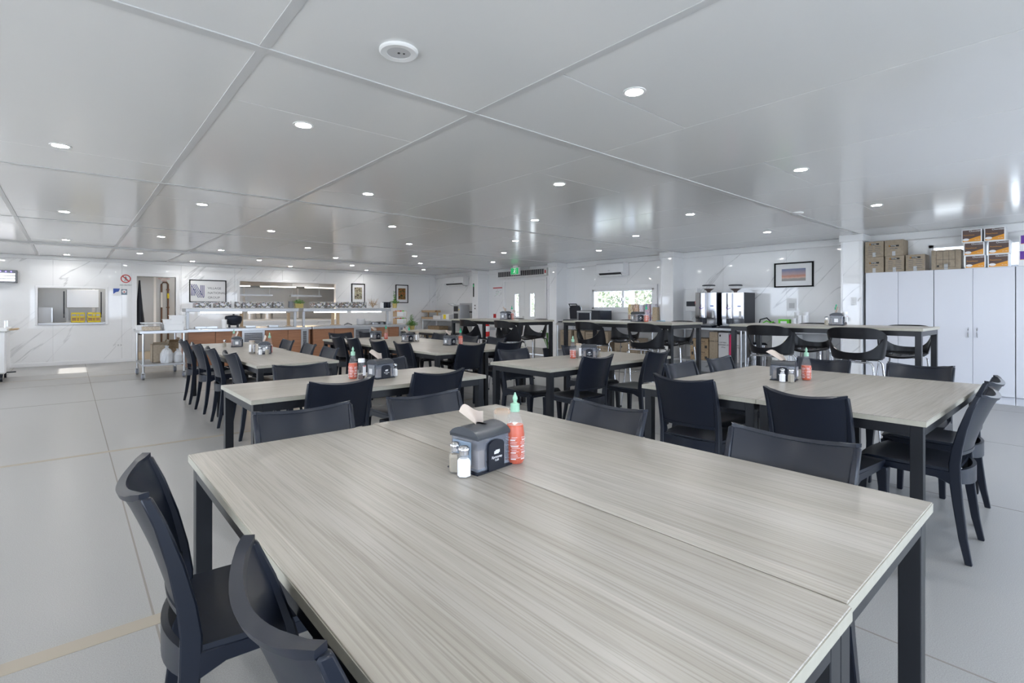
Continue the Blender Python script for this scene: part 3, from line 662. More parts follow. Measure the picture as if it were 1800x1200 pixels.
def sriracha(loc, fill, label, grp, cap='palegreen', k=1.0):
    t = empty('sauce_bottle', loc, random.uniform(0, 1), label=label, cat='sauce bottle', group=grp)
    pr = [(.0, 0), (.028, 0), (.033, .010), (.0335, .035), (.0325, .05), (.0335, .065), (.0335, .095), (.030, .118), (.020, .152), (.013, .166), (.0125, .176), (0, .176)]
    pr = [(a*k, b*k) for a, b in pr]; build('bottle', MB().lathe(pr, 24), M['plas'], t, smooth=.9)
    ip = []
    for a, b in pr[:-1]:
        if b <= fill*k: ip.append((max(a-.0018, 0), b+.0015))
    ip.append((ip[-1][0]*.98, fill*k)); ip.append((0, fill*k)); build('sauce', MB().lathe(ip, 24), M['sauce'], t, smooth=.9)
    build('cap', MB().lathe([(.0, .172), (.0155, .172), (.0155, .198), (.010, .200), (.0055, .204), (.0085, .214), (.0085, .218), (.004, .229), (.002, .236), (0, .236)], 18), M[cap], t, smooth=.6)
    m = MB(); R_ = .0342*k
    for row in range(15):
        z = (.018+row*.0052)*k; n = 6
        for j in range(n):
            a0 = j*2*pi/n+random.uniform(0, .2); a1 = a0+random.uniform(.5, .95); s_ = 6
            for q in range(s_):
                b0 = a0+(a1-a0)*q/s_; b1 = a0+(a1-a0)*(q+1)/s_; h = .0011 if row % 4 else .0030
                m.add([(cos(b0)*R_, sin(b0)*R_, z), (cos(b1)*R_, sin(b1)*R_, z), (cos(b1)*R_, sin(b1)*R_, z+h), (cos(b0)*R_, sin(b0)*R_, z+h)], [(0, 1, 2, 3)])
    build('bottle_print', m, M['paper'], t)
    return t
def brownsauce(loc, label, grp, white=False, deg=0):
    t = empty('sauce_bottle', loc, radians(deg), label=label, cat='sauce bottle', group=grp)
    if white:      # squeeze bottle standing on its base with a white cap on top
        pr = [(0, 0), (.026, 0), (.030, .008), (.030, .10), (.027, .118), (.024, .124), (0, .124)]
        build('bottle', MB().lathe(pr, 20, sy=.75), M['plas'], t, smooth=.8)
        build('sauce', MB().lathe([(0, .002), (.027, .003), (.028, .035), (0, .035)], 20, sy=.75), M['brown'], t, smooth=.8)
        build('cap', MB().lathe([(0, .124), (.024, .124), (.024, .150), (.022, .152), (0, .152)], 20), M['white'], t, smooth=.5)
        build('label_print', MB().box(-.020, .020, -.0245, -.0225, .028, .10), M['paper'], t)
        build('label_band', MB().box(-.018, .018, -.0252, -.0245, .094, .099), M['red'], t)
    else:
        t.scale = (1.12, 1.12, 1.15)
        pr = [(0, 0), (.027, 0), (.029, .006), (.029, .085), (.026, .10), (.0285, .116), (.029, .126), (.025, .132), (0, .133)]
        build('bottle', MB().lathe(pr, 20), M['jar'], t, smooth=.8)
        build('sauce', MB().lathe([(0, .003), (.026, .004), (.0265, .055), (0, .055)], 20), M['brown'], t, smooth=.8)
        build('smear', MB().lathe([(.0262, .118), (.0268, .124), (.023, .1305), (.018, .131)], 20), M['bread'], t)
        m = MB()
        for a0, a1 in ((3.3, 4.2), (4.75, 5.9)):
            for q in range(8):
                b0 = a0+(a1-a0)*q/8; b1 = a0+(a1-a0)*(q+1)/8; r = .0295
                m.add([(cos(b0)*r, sin(b0)*r, .02), (cos(b1)*r, sin(b1)*r, .02), (cos(b1)*r, sin(b1)*r, .092), (cos(b0)*r, sin(b0)*r, .092)], [(0, 1, 2, 3)])
        build('label_print', m, M['paper'], t)
        text('lettering', 'HP', .014, M['navy'], t, face((.016, -.0262, .078), '-y')@Matrix.Rotation(.5, 4, 'Y'))
    return t
def shaker(loc, what, label, grp):
    t = empty('shaker', loc, .2, label=label, cat='shaker', group=grp)
    build('glass_body', MB().lathe([(.0, 0), (.0215, 0), (.0225, .004), (.0225, .052), (.016, .064), (.014, .070), (0, .070)], 6), M['plas'], t)
    build('contents', MB().lathe([(0, .004), (.0205, .004), (.0205, .050), (.015, .058), (0, .058)], 6), M[what], t)
    build('lid', MB().lathe([(.0145, .068), (.0145, .080), (.0175, .082), (.0178, .088), (.012, .095), (.004, .097), (0, .097)], 16), M['chrome'], t, smooth=.8)
    return t
def V(x, y, z): return Vector((x, y, z))
G1, G2, G3 = 'napkin dispensers on the tables', 'sauce bottles on the tables', 'glass salt and pepper shakers'
dispenser(V(1.022, 1.335, T), 8, 'smoky napkin dispenser on the front table, blue-grey card on its side', G1, 'slate')
shaker(V(.925, 1.338, T), 'pepper', 'glass shaker of pale pepper left of the front dispenser', G3)
shaker(V(.918, 1.282, T), 'salt', 'glass shaker of white salt nearest the camera on the front table', G3)
sriracha(V(1.135, 1.290, T), .128, 'red chilli sauce bottle with pale green nozzle on the front table', G2)
brownsauce(V(1.195, 1.43, T), 'nearly empty brown sauce bottle upside down behind the front dispenser', G2)
dispenser(V(1.755, 3.52, T), 10, 'smoky napkin dispenser on the second table, black arch facing us', G1)
sriracha(V(1.575, 3.60, T), .115, 'red chilli sauce bottle on the second table, left of the white-capped bottle', G2)
brownsauce(V(1.612, 3.535, T), 'white-capped brown sauce bottle on the second table', G2, True, 35)
shaker(V(1.875, 3.52, T), 'salt', 'glass shaker right of the dispenser on the second table', G3)
dispenser(V(4.12, 3.50, T), -50, 'small napkin dispenser on the middle right table, white card to us', G1, nap=0)
sriracha(V(3.93, 3.56, T), .085, 'half-empty chilli sauce bottle on the middle right table', G2)
brownsauce(V(4.02, 3.56, T), 'blue-labelled brown sauce bottle on the middle right table', G2, False, 40)
shaker(V(4.23, 3.46, T), 'pepper', 'shaker at the right of the dispenser on the middle right table', G3)
dispenser(V(3.91, 1.49, T), -78, 'napkin dispenser on the right-hand tables behind two shakers', G1)
shaker(V(3.79, 1.455, T), 'salt', 'white salt shaker in front of the right-hand tables dispenser', G3)
shaker(V(3.81, 1.405, T), 'pepper', 'brown pepper shaker in front of the right-hand tables dispenser', G3)
sriracha(V(4.035, 1.385, T), .105, 'chilli sauce bottle right of the dispenser on the right-hand tables', G2)
dispenser(V(1.70, 7.62, T), 78, 'napkin dispenser on the farther left-row table, white card to us', G1)
shaker(V(1.575, 7.72, T), 'pepper', 'lone shaker left of the farther left-row dispenser', G3)
sriracha(V(1.70, 7.78, T), .08, 'chilli bottle showing only its green nozzle behind the farther left-row dispenser', G2)
dispenser(V(1.68, 6.25, T), 76, 'napkin dispenser on the nearer left-row table with a crumpled napkin', G1)
shaker(V(1.60, 6.11, T), 'salt', 'salt shaker in front of the nearer left-row dispenser', G3)
shaker(V(1.66, 6.08, T), 'pepper', 'pepper shaker in front of the nearer left-row dispenser', G3)
sriracha(V(1.76, 6.34, T), .08, 'chilli bottle behind the nearer left-row dispenser, green nozzle showing', G2)
brownsauce(V(1.57, 6.33, T), 'brown sauce bottle left of the nearer left-row dispenser', G2)
dispenser(V(3.88, 7.95, T), 10, 'farthest napkin dispenser on the four joined tables', G1)
sriracha(V(4.03, 7.88, T), .10, 'chilli sauce bottle by the farthest dispenser of the four joined tables', G2, 'green')
dispenser(V(3.96, 7.02, T), 10, 'middle napkin dispenser on the four joined tables', G1)
sriracha(V(4.06, 7.16, T), .08, 'chilli bottle behind the middle dispenser of the four joined tables', G2, 'green')
brownsauce(V(4.10, 6.98, T), 'pale-labelled brown sauce bottle by the middle dispenser of the four joined tables', G2)
dispenser(V(4.05, 5.99, T), 10, 'nearest napkin dispenser on the four joined tables', G1)
sriracha(V(4.20, 5.95, T), .125, 'full chilli sauce bottle by the nearest dispenser of the four joined tables', G2, 'green')
p = onX(889, 560, 5.5); dispenser(V(5.50, p.y, BZ), 14, 'napkin dispenser on the left bar table before the doors', G1)
p = onX(892, 560, 5.68); sriracha(V(5.66, p.y-.14, BZ), .10, 'chilli sauce bottle on the left bar table', G2, 'green')
p = onX(897, 560, 5.8); brownsauce(V(5.8, p.y-.1, BZ), 'blue-labelled brown sauce bottle on the left bar table', G2)
p = onX(1121, 560, 6.08); dispenser(V(6.08, p.y, BZ), -22, 'napkin dispenser on the middle bar table below the window', G1, nap=0)
p = onX(1136, 560, 6.10); sriracha(V(6.10, p.y, BZ), .09, 'chilli sauce bottle on the middle bar table', G2, 'green')
p = onX(1471, 565, 6.45); dispenser(V(6.45, p.y, BZ), 12, 'napkin dispenser on the right bar table beside the column', G1)
p = onX(1451, 565, 6.30); shaker(V(6.33, p.y, BZ), 'pepper', 'shaker left of the right bar table dispenser', G3)
p = onX(1470, 565, 6.60); sriracha(V(6.60, p.y, BZ), .06, 'nearly empty chilli bottle behind the right bar table dispenser', G2, 'green')
p = onX(1485, 565, 6.62); brownsauce(V(6.62, p.y, BZ), 'white-capped bottle behind the right bar table dispenser', G2, True, 0)
# ------------------------------------------------------------------ SERVERY COUNTERS
CY = 11.6; CT = .845
def ux(u, Y=CY): return onY(u, 560, Y).x
def counter(u0, u1, seams, label, vents):
    x0, x1 = ux(u0), ux(u1); t = empty('servery_counter', (0, 0, 0), label=label, cat='counter', group='timber-fronted servery counters')
    t.location = ((x0+x1)/2, CY+.4, 0); L = Matrix.Translation(-t.location)
    build('carcass', MB().box(x0+.01, x1-.01, CY+.03, CY+.8, .09, CT-.05, L), M['dark'], t)
    build('toe_kick', MB().box(x0+.03, x1-.03, CY+.07, CY+.75, 0, .09, L), M['blk'], t)
    ed = [x0]+[ux(s) for s in seams]+[x1]
    for i in range(len(ed)-1): build('timber_panel', MB().box(ed[i]+.004, ed[i+1]-.004, CY, CY+.03, .09, CT-.055, L), M['timber'], t, bevel=.002)
    for sx_ in ((x0, x0+.02), (x1-.02, x1)): build('end_panel', MB().box(sx_[0], sx_[1], CY+.03, CY+.8, .09, CT-.055, L), M['timber'], t)
    tp = build('worktop', MB().box(x0-.02, x1+.02, CY-.04, CY+.84, CT-.055, CT, L), M['steel'], t, bevel=.004)
    build('food_well', MB().box(x0+.25, x1-.25, CY+.18, CY+.66, CT, CT+.003, L), M['steel2'], tp)
    for a, b, zt, zb in vents:
        va, vb = ux(a), ux(b); v = build('vent_grille', frame_rect(va+.04, vb-.04, zb+.04, zt-.04, .04, CY-.014, CY), M['steel'], t)
        v.matrix_local = L
        build('vent_back', MB().box(va+.04, vb-.04, CY-.003, CY-.001, zb+.04, zt-.04), M['dark'], v)
        n = max(4, int((zt-zb)/.035)); m = MB()
        for k in range(n): z = zb+.05+(zt-zb-.1)*k/(n-1); m.box(va+.04, vb-.04, CY-.010, CY-.003, z-.006, z+.006)
        o = build('vent_slats', m, M['steel2'], v); o['kind'] = 'stuff'
    return t
counter(331, 545.5, [378.8, 423.8, 466.3, 506.4], 'long left timber-fronted servery counter with wide steel grille', [(425.5, 465, .79, .30), (529, 542, .80, .16)])
counter(550.5, 713, [587.3, 620.7, 652.7, 683.7], 'right timber-fronted servery counter with a small dark grille', [(622, 652, .80, .30), (701, 710, .81, .42)])
def guard(u0, u1, label):
    x0, x1 = ux(u0), ux(u1); t = empty('sneeze_guard', ((x0+x1)/2, CY+.4, CT), label=label, cat='food guard', group='steel and glass food guards on the servery'); L = Matrix.Translation(-t.location)
    for x in (x0+.03, x1-.05): build('post', MB().box(x, x+.05, CY+.30, CY+.36, CT, 1.20, L), M['steel2'], t, bevel=.003)
    build('canopy', MB().box(x0, x1, CY+.16, CY+.62, 1.185, 1.255, L), M['steel2'], t, bevel=.006)
    build('glass_shelf', MB().box(x0-.02, x1+.12, CY+.08, CY+.66, 1.256, 1.264, L), M['plas'], t)
    n = 2
    for k in range(n):
        a = x0+.25+(x1-x0-.4)*k/n; b = a+(x1-x0-.4)/n-.12
        build('led_tube', MB().box(a, b, CY+.17, CY+.21, 1.158, 1.184, L), M['led'], t)
    return t
guard(329, 529, 'long food guard over the left servery counter, tubs of sachets on top')
guard(538, 693, 'food guard over the right servery counter, plants at its right end')
GZ = 1.266
def tub(u0, u1, label, lidd=True, v=530):
    Y = CY+.3; x0, x1 = ux(u0, Y), ux(u1, Y); z1 = onY(u0, v, Y).z
    t = empty('sachet_tub', ((x0+x1)/2, Y+.14, GZ), label=label, cat='tub', group='clear tubs of sachets on the servery guards'); w_ = (x1-x0)/2-.01; h = z1-GZ
    build('tub_wall', MB().box(-w_, w_, -.13, -.127, 0, h).box(-w_, w_, .127, .13, 0, h).box(-w_, -w_+.003, -.13, .13, 0, h).box(w_-.003, w_, -.13, .13, 0, h), M['plas'], t)
    build('tub_floor', MB().box(-w_, w_, -.13, .13, 0, .004), M['plas'], t)
    m = MB(); rr = random.Random(int(u0))
    for k in range(90):
        c = Vector((rr.uniform(-w_+.035, w_-.035), rr.uniform(-.10, .10), rr.uniform(.02, h-.012)))
        R_ = Matrix.Translation(c)@Matrix.Rotation(rr.uniform(0, 3), 4, 'Z')@Matrix.Rotation(rr.uniform(-1.4, 1.4), 4, 'X'); m.cbox((0, 0, 0), (.06, .028, .005), R_)
    m.box(-w_+.012, w_-.012, -.115, .115, .005, h-.03)
    o = build('sachets', m, M['sachet'], t); o['kind'] = 'stuff'
for i, (a, b) in enumerate(((341, 374), (377, 409), (414, 425), (426, 451), (452, 479), (480, 501), (550, 574), (575, 598), (600, 622), (624, 646))):
    tub(a, b, 'clear tub of dark sachets on the %s food guard, %s' % (('left', ['leftmost', 'second from the left', 'narrow one beside the white tub', 'fourth from the left', 'fifth, reddest contents', 'last before the dark jug'][i]) if i < 6 else ('right', ['leftmost', 'second from the left', 'third, below the first picture', 'fourth, before the dried flowers'][i-6])))
def gx(u): return ux(u, CY+.4)
t = empty('food_tub', (gx(409), CY+.42, GZ), label='small blank white tub between the sachet tubs', cat='tub'); build('body', MB().lathe([(0, 0), (.04, 0), (.05, .13), (0, .13)], 4, rot=pi/4), M['white'], t); build('lid', MB().lathe([(0, .13), (.054, .13), (.054, .14), (0, .14)], 4, rot=pi/4), M['white'], t)
def jug(u, label, mt='blk', h=.15, z=GZ, Y=None):
    Y = Y or CY+.42; t = empty('jug', (ux(u, Y), Y, z), label=label, cat='jug', group='small dark jugs on the food guards')
    build('body', MB().lathe([(0, 0), (.045, 0), (.055, .03), (.050, h*.8), (.056, h), (.048, h), (.046, h*.9), (0, h*.9)], 16), M[mt], t, smooth=.8)
    build('handle', MB().tube([(.05, 0, h*.85), (.085, 0, h*.75), (.08, 0, h*.3), (.05, 0, h*.2)], .006, 6), M[mt], t)
jug(511, 'dark jug beside the gold planter on the left food guard', 'greypl'); jug(676, 'left dark jug near the dried flowers on the right food guard'); jug(683, 'right dark jug beside the potted herb on the right food guard')
def leaves(mb, n, r, h0, h1, seed, ls=.03, droop=.5):
    rr = random.Random(seed)
    for k in range(n):
        a = rr.uniform(0, 2*pi); q = rr.uniform(.1, 1)*r; z = h0+(h1-h0)*rr.uniform(0, 1)*(1-.5*q/r); c = Vector((cos(a)*q, sin(a)*q, z)); d = Vector((cos(a), sin(a), rr.uniform(-.2, .9))).normalized(); sd_ = Vector((-sin(a), cos(a), rr.uniform(-.3, .3)))
        l = ls*rr.uniform(.7, 1.3); mb.add([c-d*l*.5, c+sd_*l*.28+Vector((0, 0, l*.08)), c+d*l*.6, c-sd_*l*.28+Vector((0, 0, l*.08))], [(0, 1, 2), (0, 2, 3)])
    return mb
def plant(name, loc, pr, ph, label, shape, cat='plant', pm='pot', **k):
    t = empty(name, loc, label=label, cat=cat)
    if shape == 'bowl': build('pot', MB().lathe([(0, 0), (pr*.92, 0), (pr, ph), (pr*.94, ph), (pr*.9, ph*.8), (0, ph*.8)], 4, rot=pi/4, sx=1.5), M[pm], t)
    else: build('pot', MB().lathe([(0, 0), (pr*.75, 0), (pr, ph), (pr*.9, ph), (pr*.85, ph*.85), (0, ph*.85)], 18), M[pm], t, smooth=.7)
    return t
t = plant('planter', (gx(525.5), CY+.42, GZ), .085, .10, 'low gold planter of bright green leaves on the left food guard', 'bowl'); o = build('foliage', leaves(MB(), 160, .13, .10, .21, 5, .045), M['leaf2'], t); o['kind'] = 'stuff'
t = plant('potted_herb', (gx(694.5), CY+.42, GZ), .065, .12, 'gold pot with tall bushy herb at the right end of the food guard', 'pot')
o = build('foliage', leaves(leaves(MB(), 150, .12, .12, .22, 6, .045), 60, .04, .2, .46, 7, .04), M['leaf2'], t); o['kind'] = 'stuff'
build('stem', MB().tube([(0, 0, .1), (-.02, 0, .3), (-.03, .01, .45)], .003, 5), M['leaf'], t)
t = empty('dried_flowers', (gx(656), CY+.42, GZ), label='spray of beige dried flowers on the right food guard', cat='flowers'); m = MB(); rr = random.Random(3)
for k in range(40):
    a = rr.uniform(0, 2*pi); l = rr.uniform(.06, .14); m.tube([(0, 0, 0), (cos(a)*l*.4, sin(a)*l*.3, rr.uniform(.05, .12)), (cos(a)*l, sin(a)*l, rr.uniform(.06, .24))], .0025, 4)
build('stems', m, M['ply'], t)['kind'] = 'stuff'; build('flower_heads', leaves(MB(), 70, .13, .04, .2, 8, .03), M['bread'], t)['kind'] = 'stuff'
t = empty('carton', (gx(670.5), CY+.42, GZ), label='small white carton standing on the right food guard', cat='box'); build('body', MB().box(-.045, .045, -.05, .05, 0, .13), M['paper'], t); build('flap', MB().box(-.048, .048, -.053, .053, .13, .136), M['paper'], t)
# on the counter tops
def onc(u, dy=.4): Y = CY+dy; return Vector((ux(u, Y), Y, CT+.003))
def plates(u, n, r, label, dy=.45):
    p = onc(u, dy)
    for k in range(n):
        t = build('plate', MB().lathe([(0, 0), (r*.6, 0), (r, .014), (r, .018), (r*.6, .005), (0, .005)], 20), M['whitegloss'], loc=(p.x, p.y, p.z+k*.012), smooth=.8, label=label % (['bottom', 'second', 'third', 'fourth', 'fifth', 'sixth', 'seventh', 'eighth', 'ninth', 'tenth', 'eleventh', 'twelfth'][k]), cat='plate', group='stacked white plates on the right servery counter')
plates(634, 12, .11, 'white plate, %s from below, in the taller stack on the right servery counter'); plates(644, 7, .13, 'white plate, %s from below, in the lower stack on the right servery counter', .5)
for k in range(3):
    p = onc(658+k*9, .5); t = empty('steel_pan', p, label='shallow steel food pan on the right servery counter, %s' % ('left', 'middle', 'right')[k], cat='pan', group='steel pans on the right servery counter')
    build('pan_body', MB().box(-.11, .11, -.14, .14, 0, .06), M['steel'], t, bevel=.01); build('pan_rim', MB().box(-.125, .125, -.155, .155, .06, .066), M['steel'], t)
t = empty('cup_dispenser', onc(394, .3), label='upright white canister on the left servery counter beside the black soup kettle', cat='canister'); build('body', MB().lathe([(0, 0), (.045, 0), (.05, .16), (0, .16)], 16), M['white'], t, smooth=.7); build('lid', MB().lathe([(0, .16), (.054, .16), (.054, .175), (0, .18)], 16), M['white'], t, smooth=.7)
p = onc(410.5, .45); t = empty('soup_kettle', p, label='big round black soup kettle on the left servery counter', cat='kettle')
build('kettle_body', MB().lathe([(0, .05), (.09, .05), (.14, .09), (.165, .16), (.165, .22), (0, .22)], 24), M['blk'], t, smooth=.8); build('kettle_lid', MB().lathe([(.168, .22), (.15, .245), (.06, .262), (0, .265)], 24), M['blk'], t, smooth=.8); build('knob', MB().lathe([(0, .26), (.018, .265), (.018, .285), (0, .29)], 12), M['blk'], t)
for a in range(4): build('foot', MB().lathe([(.012, 0), (.012, .055)], 8, c=(cos(a*pi/2+.7)*.11, sin(a*pi/2+.7)*.11, 0)), M['blk'], t)
for i, u in enumerate((352, 372, 440, 480)):
    t = empty('cutlery_tray', onc(u, .22), label='white cutlery tray on the left servery counter, %s' % ('leftmost', 'second from the left', 'third', 'rightmost')[i], cat='tray', group='white trays on the left servery counter'); build('tray', MB().box(-.10, .10, -.05, .05, 0, .006).box(-.10, .10, -.05, -.045, 0, .04).box(-.10, .10, .045, .05, 0, .04).box(-.10, -.095, -.05, .05, 0, .04).box(.095, .10, -.05, .05, 0, .04), M['steel'], t)
t = empty('tong_rest', onc(612, .3), label='pair of black tongs lying on the right servery counter', cat='tongs'); build('tongs_arm', MB().tube([(-.1, 0, .012), (0, .02, .05), (.1, 0, .012)], .008, 6), M['blk'], t); build('tongs_arm', MB().tube([(-.08, .04, .012), (.02, .05, .045), (.11, .05, .012)], .008, 6), M['blk'], t)
# crates of fruit at the right end
for i, (u, z, Y) in enumerate(((703, CT, 12.1), (703, CT+.19, 12.1))):
    x = ux(u, Y); t = empty('fruit_crate', (x, Y, z+.002), label='%s slatted white crate of fruit at the right end of the servery' % ('lower', 'upper')[i], cat='crate', group='fruit crates on the servery')
    for k in range(3): build('crate_slat', MB().box(-.14, .14, -.10, -.09, .01+k*.045, .045+k*.045).box(-.14, .14, .09, .10, .01+k*.045, .045+k*.045), M['paper'], t)
    build('crate_end', MB().box(-.15, -.14, -.10, .10, 0, .145).box(.14, .15, -.10, .10, 0, .145), M['ply'], t); build('crate_floor', MB().box(-.14, .14, -.09, .09, 0, .008), M['ply'], t)
    rr = random.Random(i)
    for k in range(7):
        f = build('fruit', MB().lathe([(0, 0), (.025, .006), (.036, .03), (.028, .056), (.008, .062), (0, .058)], 12), M[['red', 'org', 'limegreen'][k % 3]], smooth=1.2, label='round %s fruit, %s from the left in the %s white crate' % (['red', 'orange', 'green'][k % 3], ('first', 'second', 'third', 'fourth', 'fifth', 'sixth', 'seventh')[k], ('lower', 'upper')[i]), cat='fruit', group='fruit in the white crates'); f.location = (x-.105+.035*k, Y+(-.04 if k % 2 else .03), z+.10)
t = plant('potted_herb', (ux(723.5, 11.9), 11.9, .60), .085, .20, 'gold pot of bushy green herb on a stand right of the servery', 'pot')
build('foliage', leaves(leaves(MB(), 200, .17, .20, .34, 16, .06), 60, .06, .3, .52, 17, .05), M['leaf2'], t)['kind'] = 'stuff'
build('plant_stand', MB().box(-.12, .12, -.12, .12, -.04, -.004).box(-.10, -.08, -.10, -.08, -.6, -.04).box(.08, .10, -.10, -.08, -.6, -.04).box(-.10, -.08, .08, .10, -.6, -.04).box(.08, .10, .08, .10, -.6, -.04), M['steel2'], loc=(ux(723.5, 11.9), 11.9, .60), label='thin-legged metal stand under the gold herb pot', cat='stand')
# ------------------------------------------------------------------ WHEELED TROLLEY
TX0, TX1, TY0, TY1, TZ = .95, 1.60, 10.95, 12.05, .86
t = empty('steel_trolley', ((TX0+TX1)/2, (TY0+TY1)/2, 0), label='wheeled steel trolley with white tubs on top, in front of the kitchen doorway', cat='trolley'); L = Matrix.Translation(-t.location)
build('top_deck', MB().box(TX0-.03, TX1+.03, TY0-.03, TY1+.03, TZ-.05, TZ, L), M['steel'], t, bevel=.004)
build('lower_shelf', MB().box(TX0, TX1, TY0, TY1, .235, .27, L), M['steel2'], t, bevel=.003)
for x in (TX0+.02, TX1-.02):
    for y in (TY0+.02, TY1-.02):
        build('leg', MB().tube([(x-t.location.x, y-t.location.y, .12), (x-t.location.x, y-t.location.y, TZ-.05)], .019, 10), M['steel'], t, smooth=.9)
        c = build('castor', MB().tube([(x-t.location.x-.018, y-t.location.y+.02, .052), (x-t.location.x+.018, y-t.location.y+.02, .052)], .052, 16), M['greypl'], t, smooth=.8)
        build('castor_fork', MB().box(-.028, -.021, 0, .05, .03, .12).box(.021, .028, 0, .05, .03, .12).box(-.028, .028, -.01, .05, .112, .125), M['steel'], c, loc=(x-t.location.x, y-t.location.y, 0))
        build('castor_hub', MB().tube([(x-t.location.x-.020, y-t.location.y+.02, .052), (x-t.location.x+.020, y-t.location.y+.02, .052)], .03, 12), M['blue'], c, smooth=.8)
def opentub(name, x, y, z, w_, d, h, mt, label, grp, fill=None, lid=None):
    t = empty(name, (x, y, z), label=label, cat='tub', group=grp); a = .92
    m = MB()
    for s in ((-1, 0), (1, 0), (0, -1), (0, 1)):
        if s[0]: X = s[0]*w_/2; m.prism([(-d/2*a, 0), (d/2*a, 0), (d/2, h), (-d/2, h)], 0, min(X, X*.98), max(X, X*.98))
        else: Yy = s[1]*d/2; m.prism([(-w_/2*a, 0), (w_/2*a, 0), (w_/2, h), (-w_/2, h)], 1, min(Yy, Yy*.98), max(Yy, Yy*.98))
    m.box(-w_/2*a, w_/2*a, -d/2*a, d/2*a, 0, .004); build('tub_body', m, M[mt], t)
    build('tub_rim', frame_loc(w_, d, h), M[mt], t)
    if fill: build('tub_contents', MB().box(-w_/2*.9, w_/2*.9, -d/2*.9, d/2*.9, .005, h*.55), M[fill], t)
    if lid: build('tub_lid', MB().box(-w_/2-.01, w_/2+.01, -d/2-.01, d/2+.01, h+.004, h+.02), M[lid], t, bevel=.004)
    return t
def frame_loc(w_, d, h):
    return MB().box(-w_/2-.012, w_/2+.012, -d/2-.012, -d/2, h-.008, h+.004).box(-w_/2-.012, w_/2+.012, d/2, d/2+.012, h-.008, h+.004).box(-w_/2-.012, -w_/2, -d/2, d/2, h-.008, h+.004).box(w_/2, w_/2+.012, -d/2, d/2, h-.008, h+.004)
g = 'food tubs on the steel trolley'
opentub('food_tub', 1.10, 11.15, TZ, .27, .36, .125, 'plas', 'clear tub half full of pale grain on the left of the trolley', g, 'grainbag', 'bag')
opentub('food_tub', 1.43, 11.15, TZ, .31, .36, .12, 'white', 'wide white tub at the right front of the trolley top', g)
opentub('food_tub', 1.43, 11.15, TZ+.122, .28, .33, .07, 'white', 'white tub nested on the wide tub of the trolley, second layer', g)
opentub('food_tub', 1.50, 11.18, TZ+.195, .22, .28, .07, 'white', 'uppermost white tub of the stack on the trolley', g)
opentub('food_tub', 1.0, 11.6, TZ, .16, .2, .08, 'white', 'small white tub at the back left edge of the trolley', g)
build('lid_tray', MB().box(-.09, .09, -.05, .05, 0, .02), M['blk'], loc=(1.10, 11.62, TZ), label='flat black lid lying behind the clear tub on the trolley', cat='lid', bevel=.004)
def openbox(x, y, z, w_, d, h, mt, label, grp, rz=0, name='cardboard_box', flaps=True):
    t = empty(name, (x, y, z), rz, label=label, cat='box', group=grp); e = .006
    for a, b, c, d_ in ((-w_/2, w_/2, -d/2, -d/2+e), (-w_/2, w_/2, d/2-e, d/2), (-w_/2, -w_/2+e, -d/2, d/2), (w_/2-e, w_/2, -d/2, d/2)): build('side', MB().box(a, b, c, d_, 0, h), M[mt], t)
    build('bottom', MB().box(-w_/2, w_/2, -d/2, d/2, 0, e), M[mt], t)
    if flaps: build('flap', MB().prism([(-d/2, h), (-d/2-.08, h+.05), (-d/2-.078, h+.055), (-d/2+.004, h+.006)], 0, -w_/2, w_/2), M[mt], t); build('flap', MB().prism([(w_/2, h), (w_/2+.02, h+.08), (w_/2+.014, h+.08), (w_/2-.006, h)], 1, -d/2, d/2), M[mt], t)
    return t
g = 'things on the lower trolley shelf'
openbox(1.25, 11.4, .272, .24, .34, .32, 'card', 'open flapped cardboard box on the lower shelf of the trolley', g)
openbox(1.47, 11.75, .272, .22, .30, .34, 'card2', 'darker open box at the back of the lower trolley shelf', g)
def bag(x, y, z, w_, h, label, seed):
    rr = random.Random(seed); prof = [(0, 0), (w_*.45, .0), (w_*.5, h*.15), (w_*.48, h*.55), (w_*.32, h*.78), (w_*.10, h*.88), (w_*.16, h), (0, h)]
    m = MB().lathe(prof, 22); m.v = [(a*(1+rr.uniform(-.07, .07)), b*(1+rr.uniform(-.07, .07)), max(0, c*(1+rr.uniform(-.03, .03)))) for a, b, c in m.v]
    t = empty('plastic_bag', (x, y, z), label=label, cat='bag', group='plastic bags on the trolley shelf'); build('film', m, M['bag'], t)
    build('cup_stack', MB().lathe([(0, .004), (w_*.3, .004), (w_*.33, h*.6), (0, h*.6)], 14), M['gray'], t)
bag(1.33, 11.10, .272, .20, .30, 'knotted clear bag at the front of the lower trolley shelf', 4); bag(1.50, 11.12, .272, .16, .24, 'second clear bag right of the knotted one on the trolley shelf', 5)
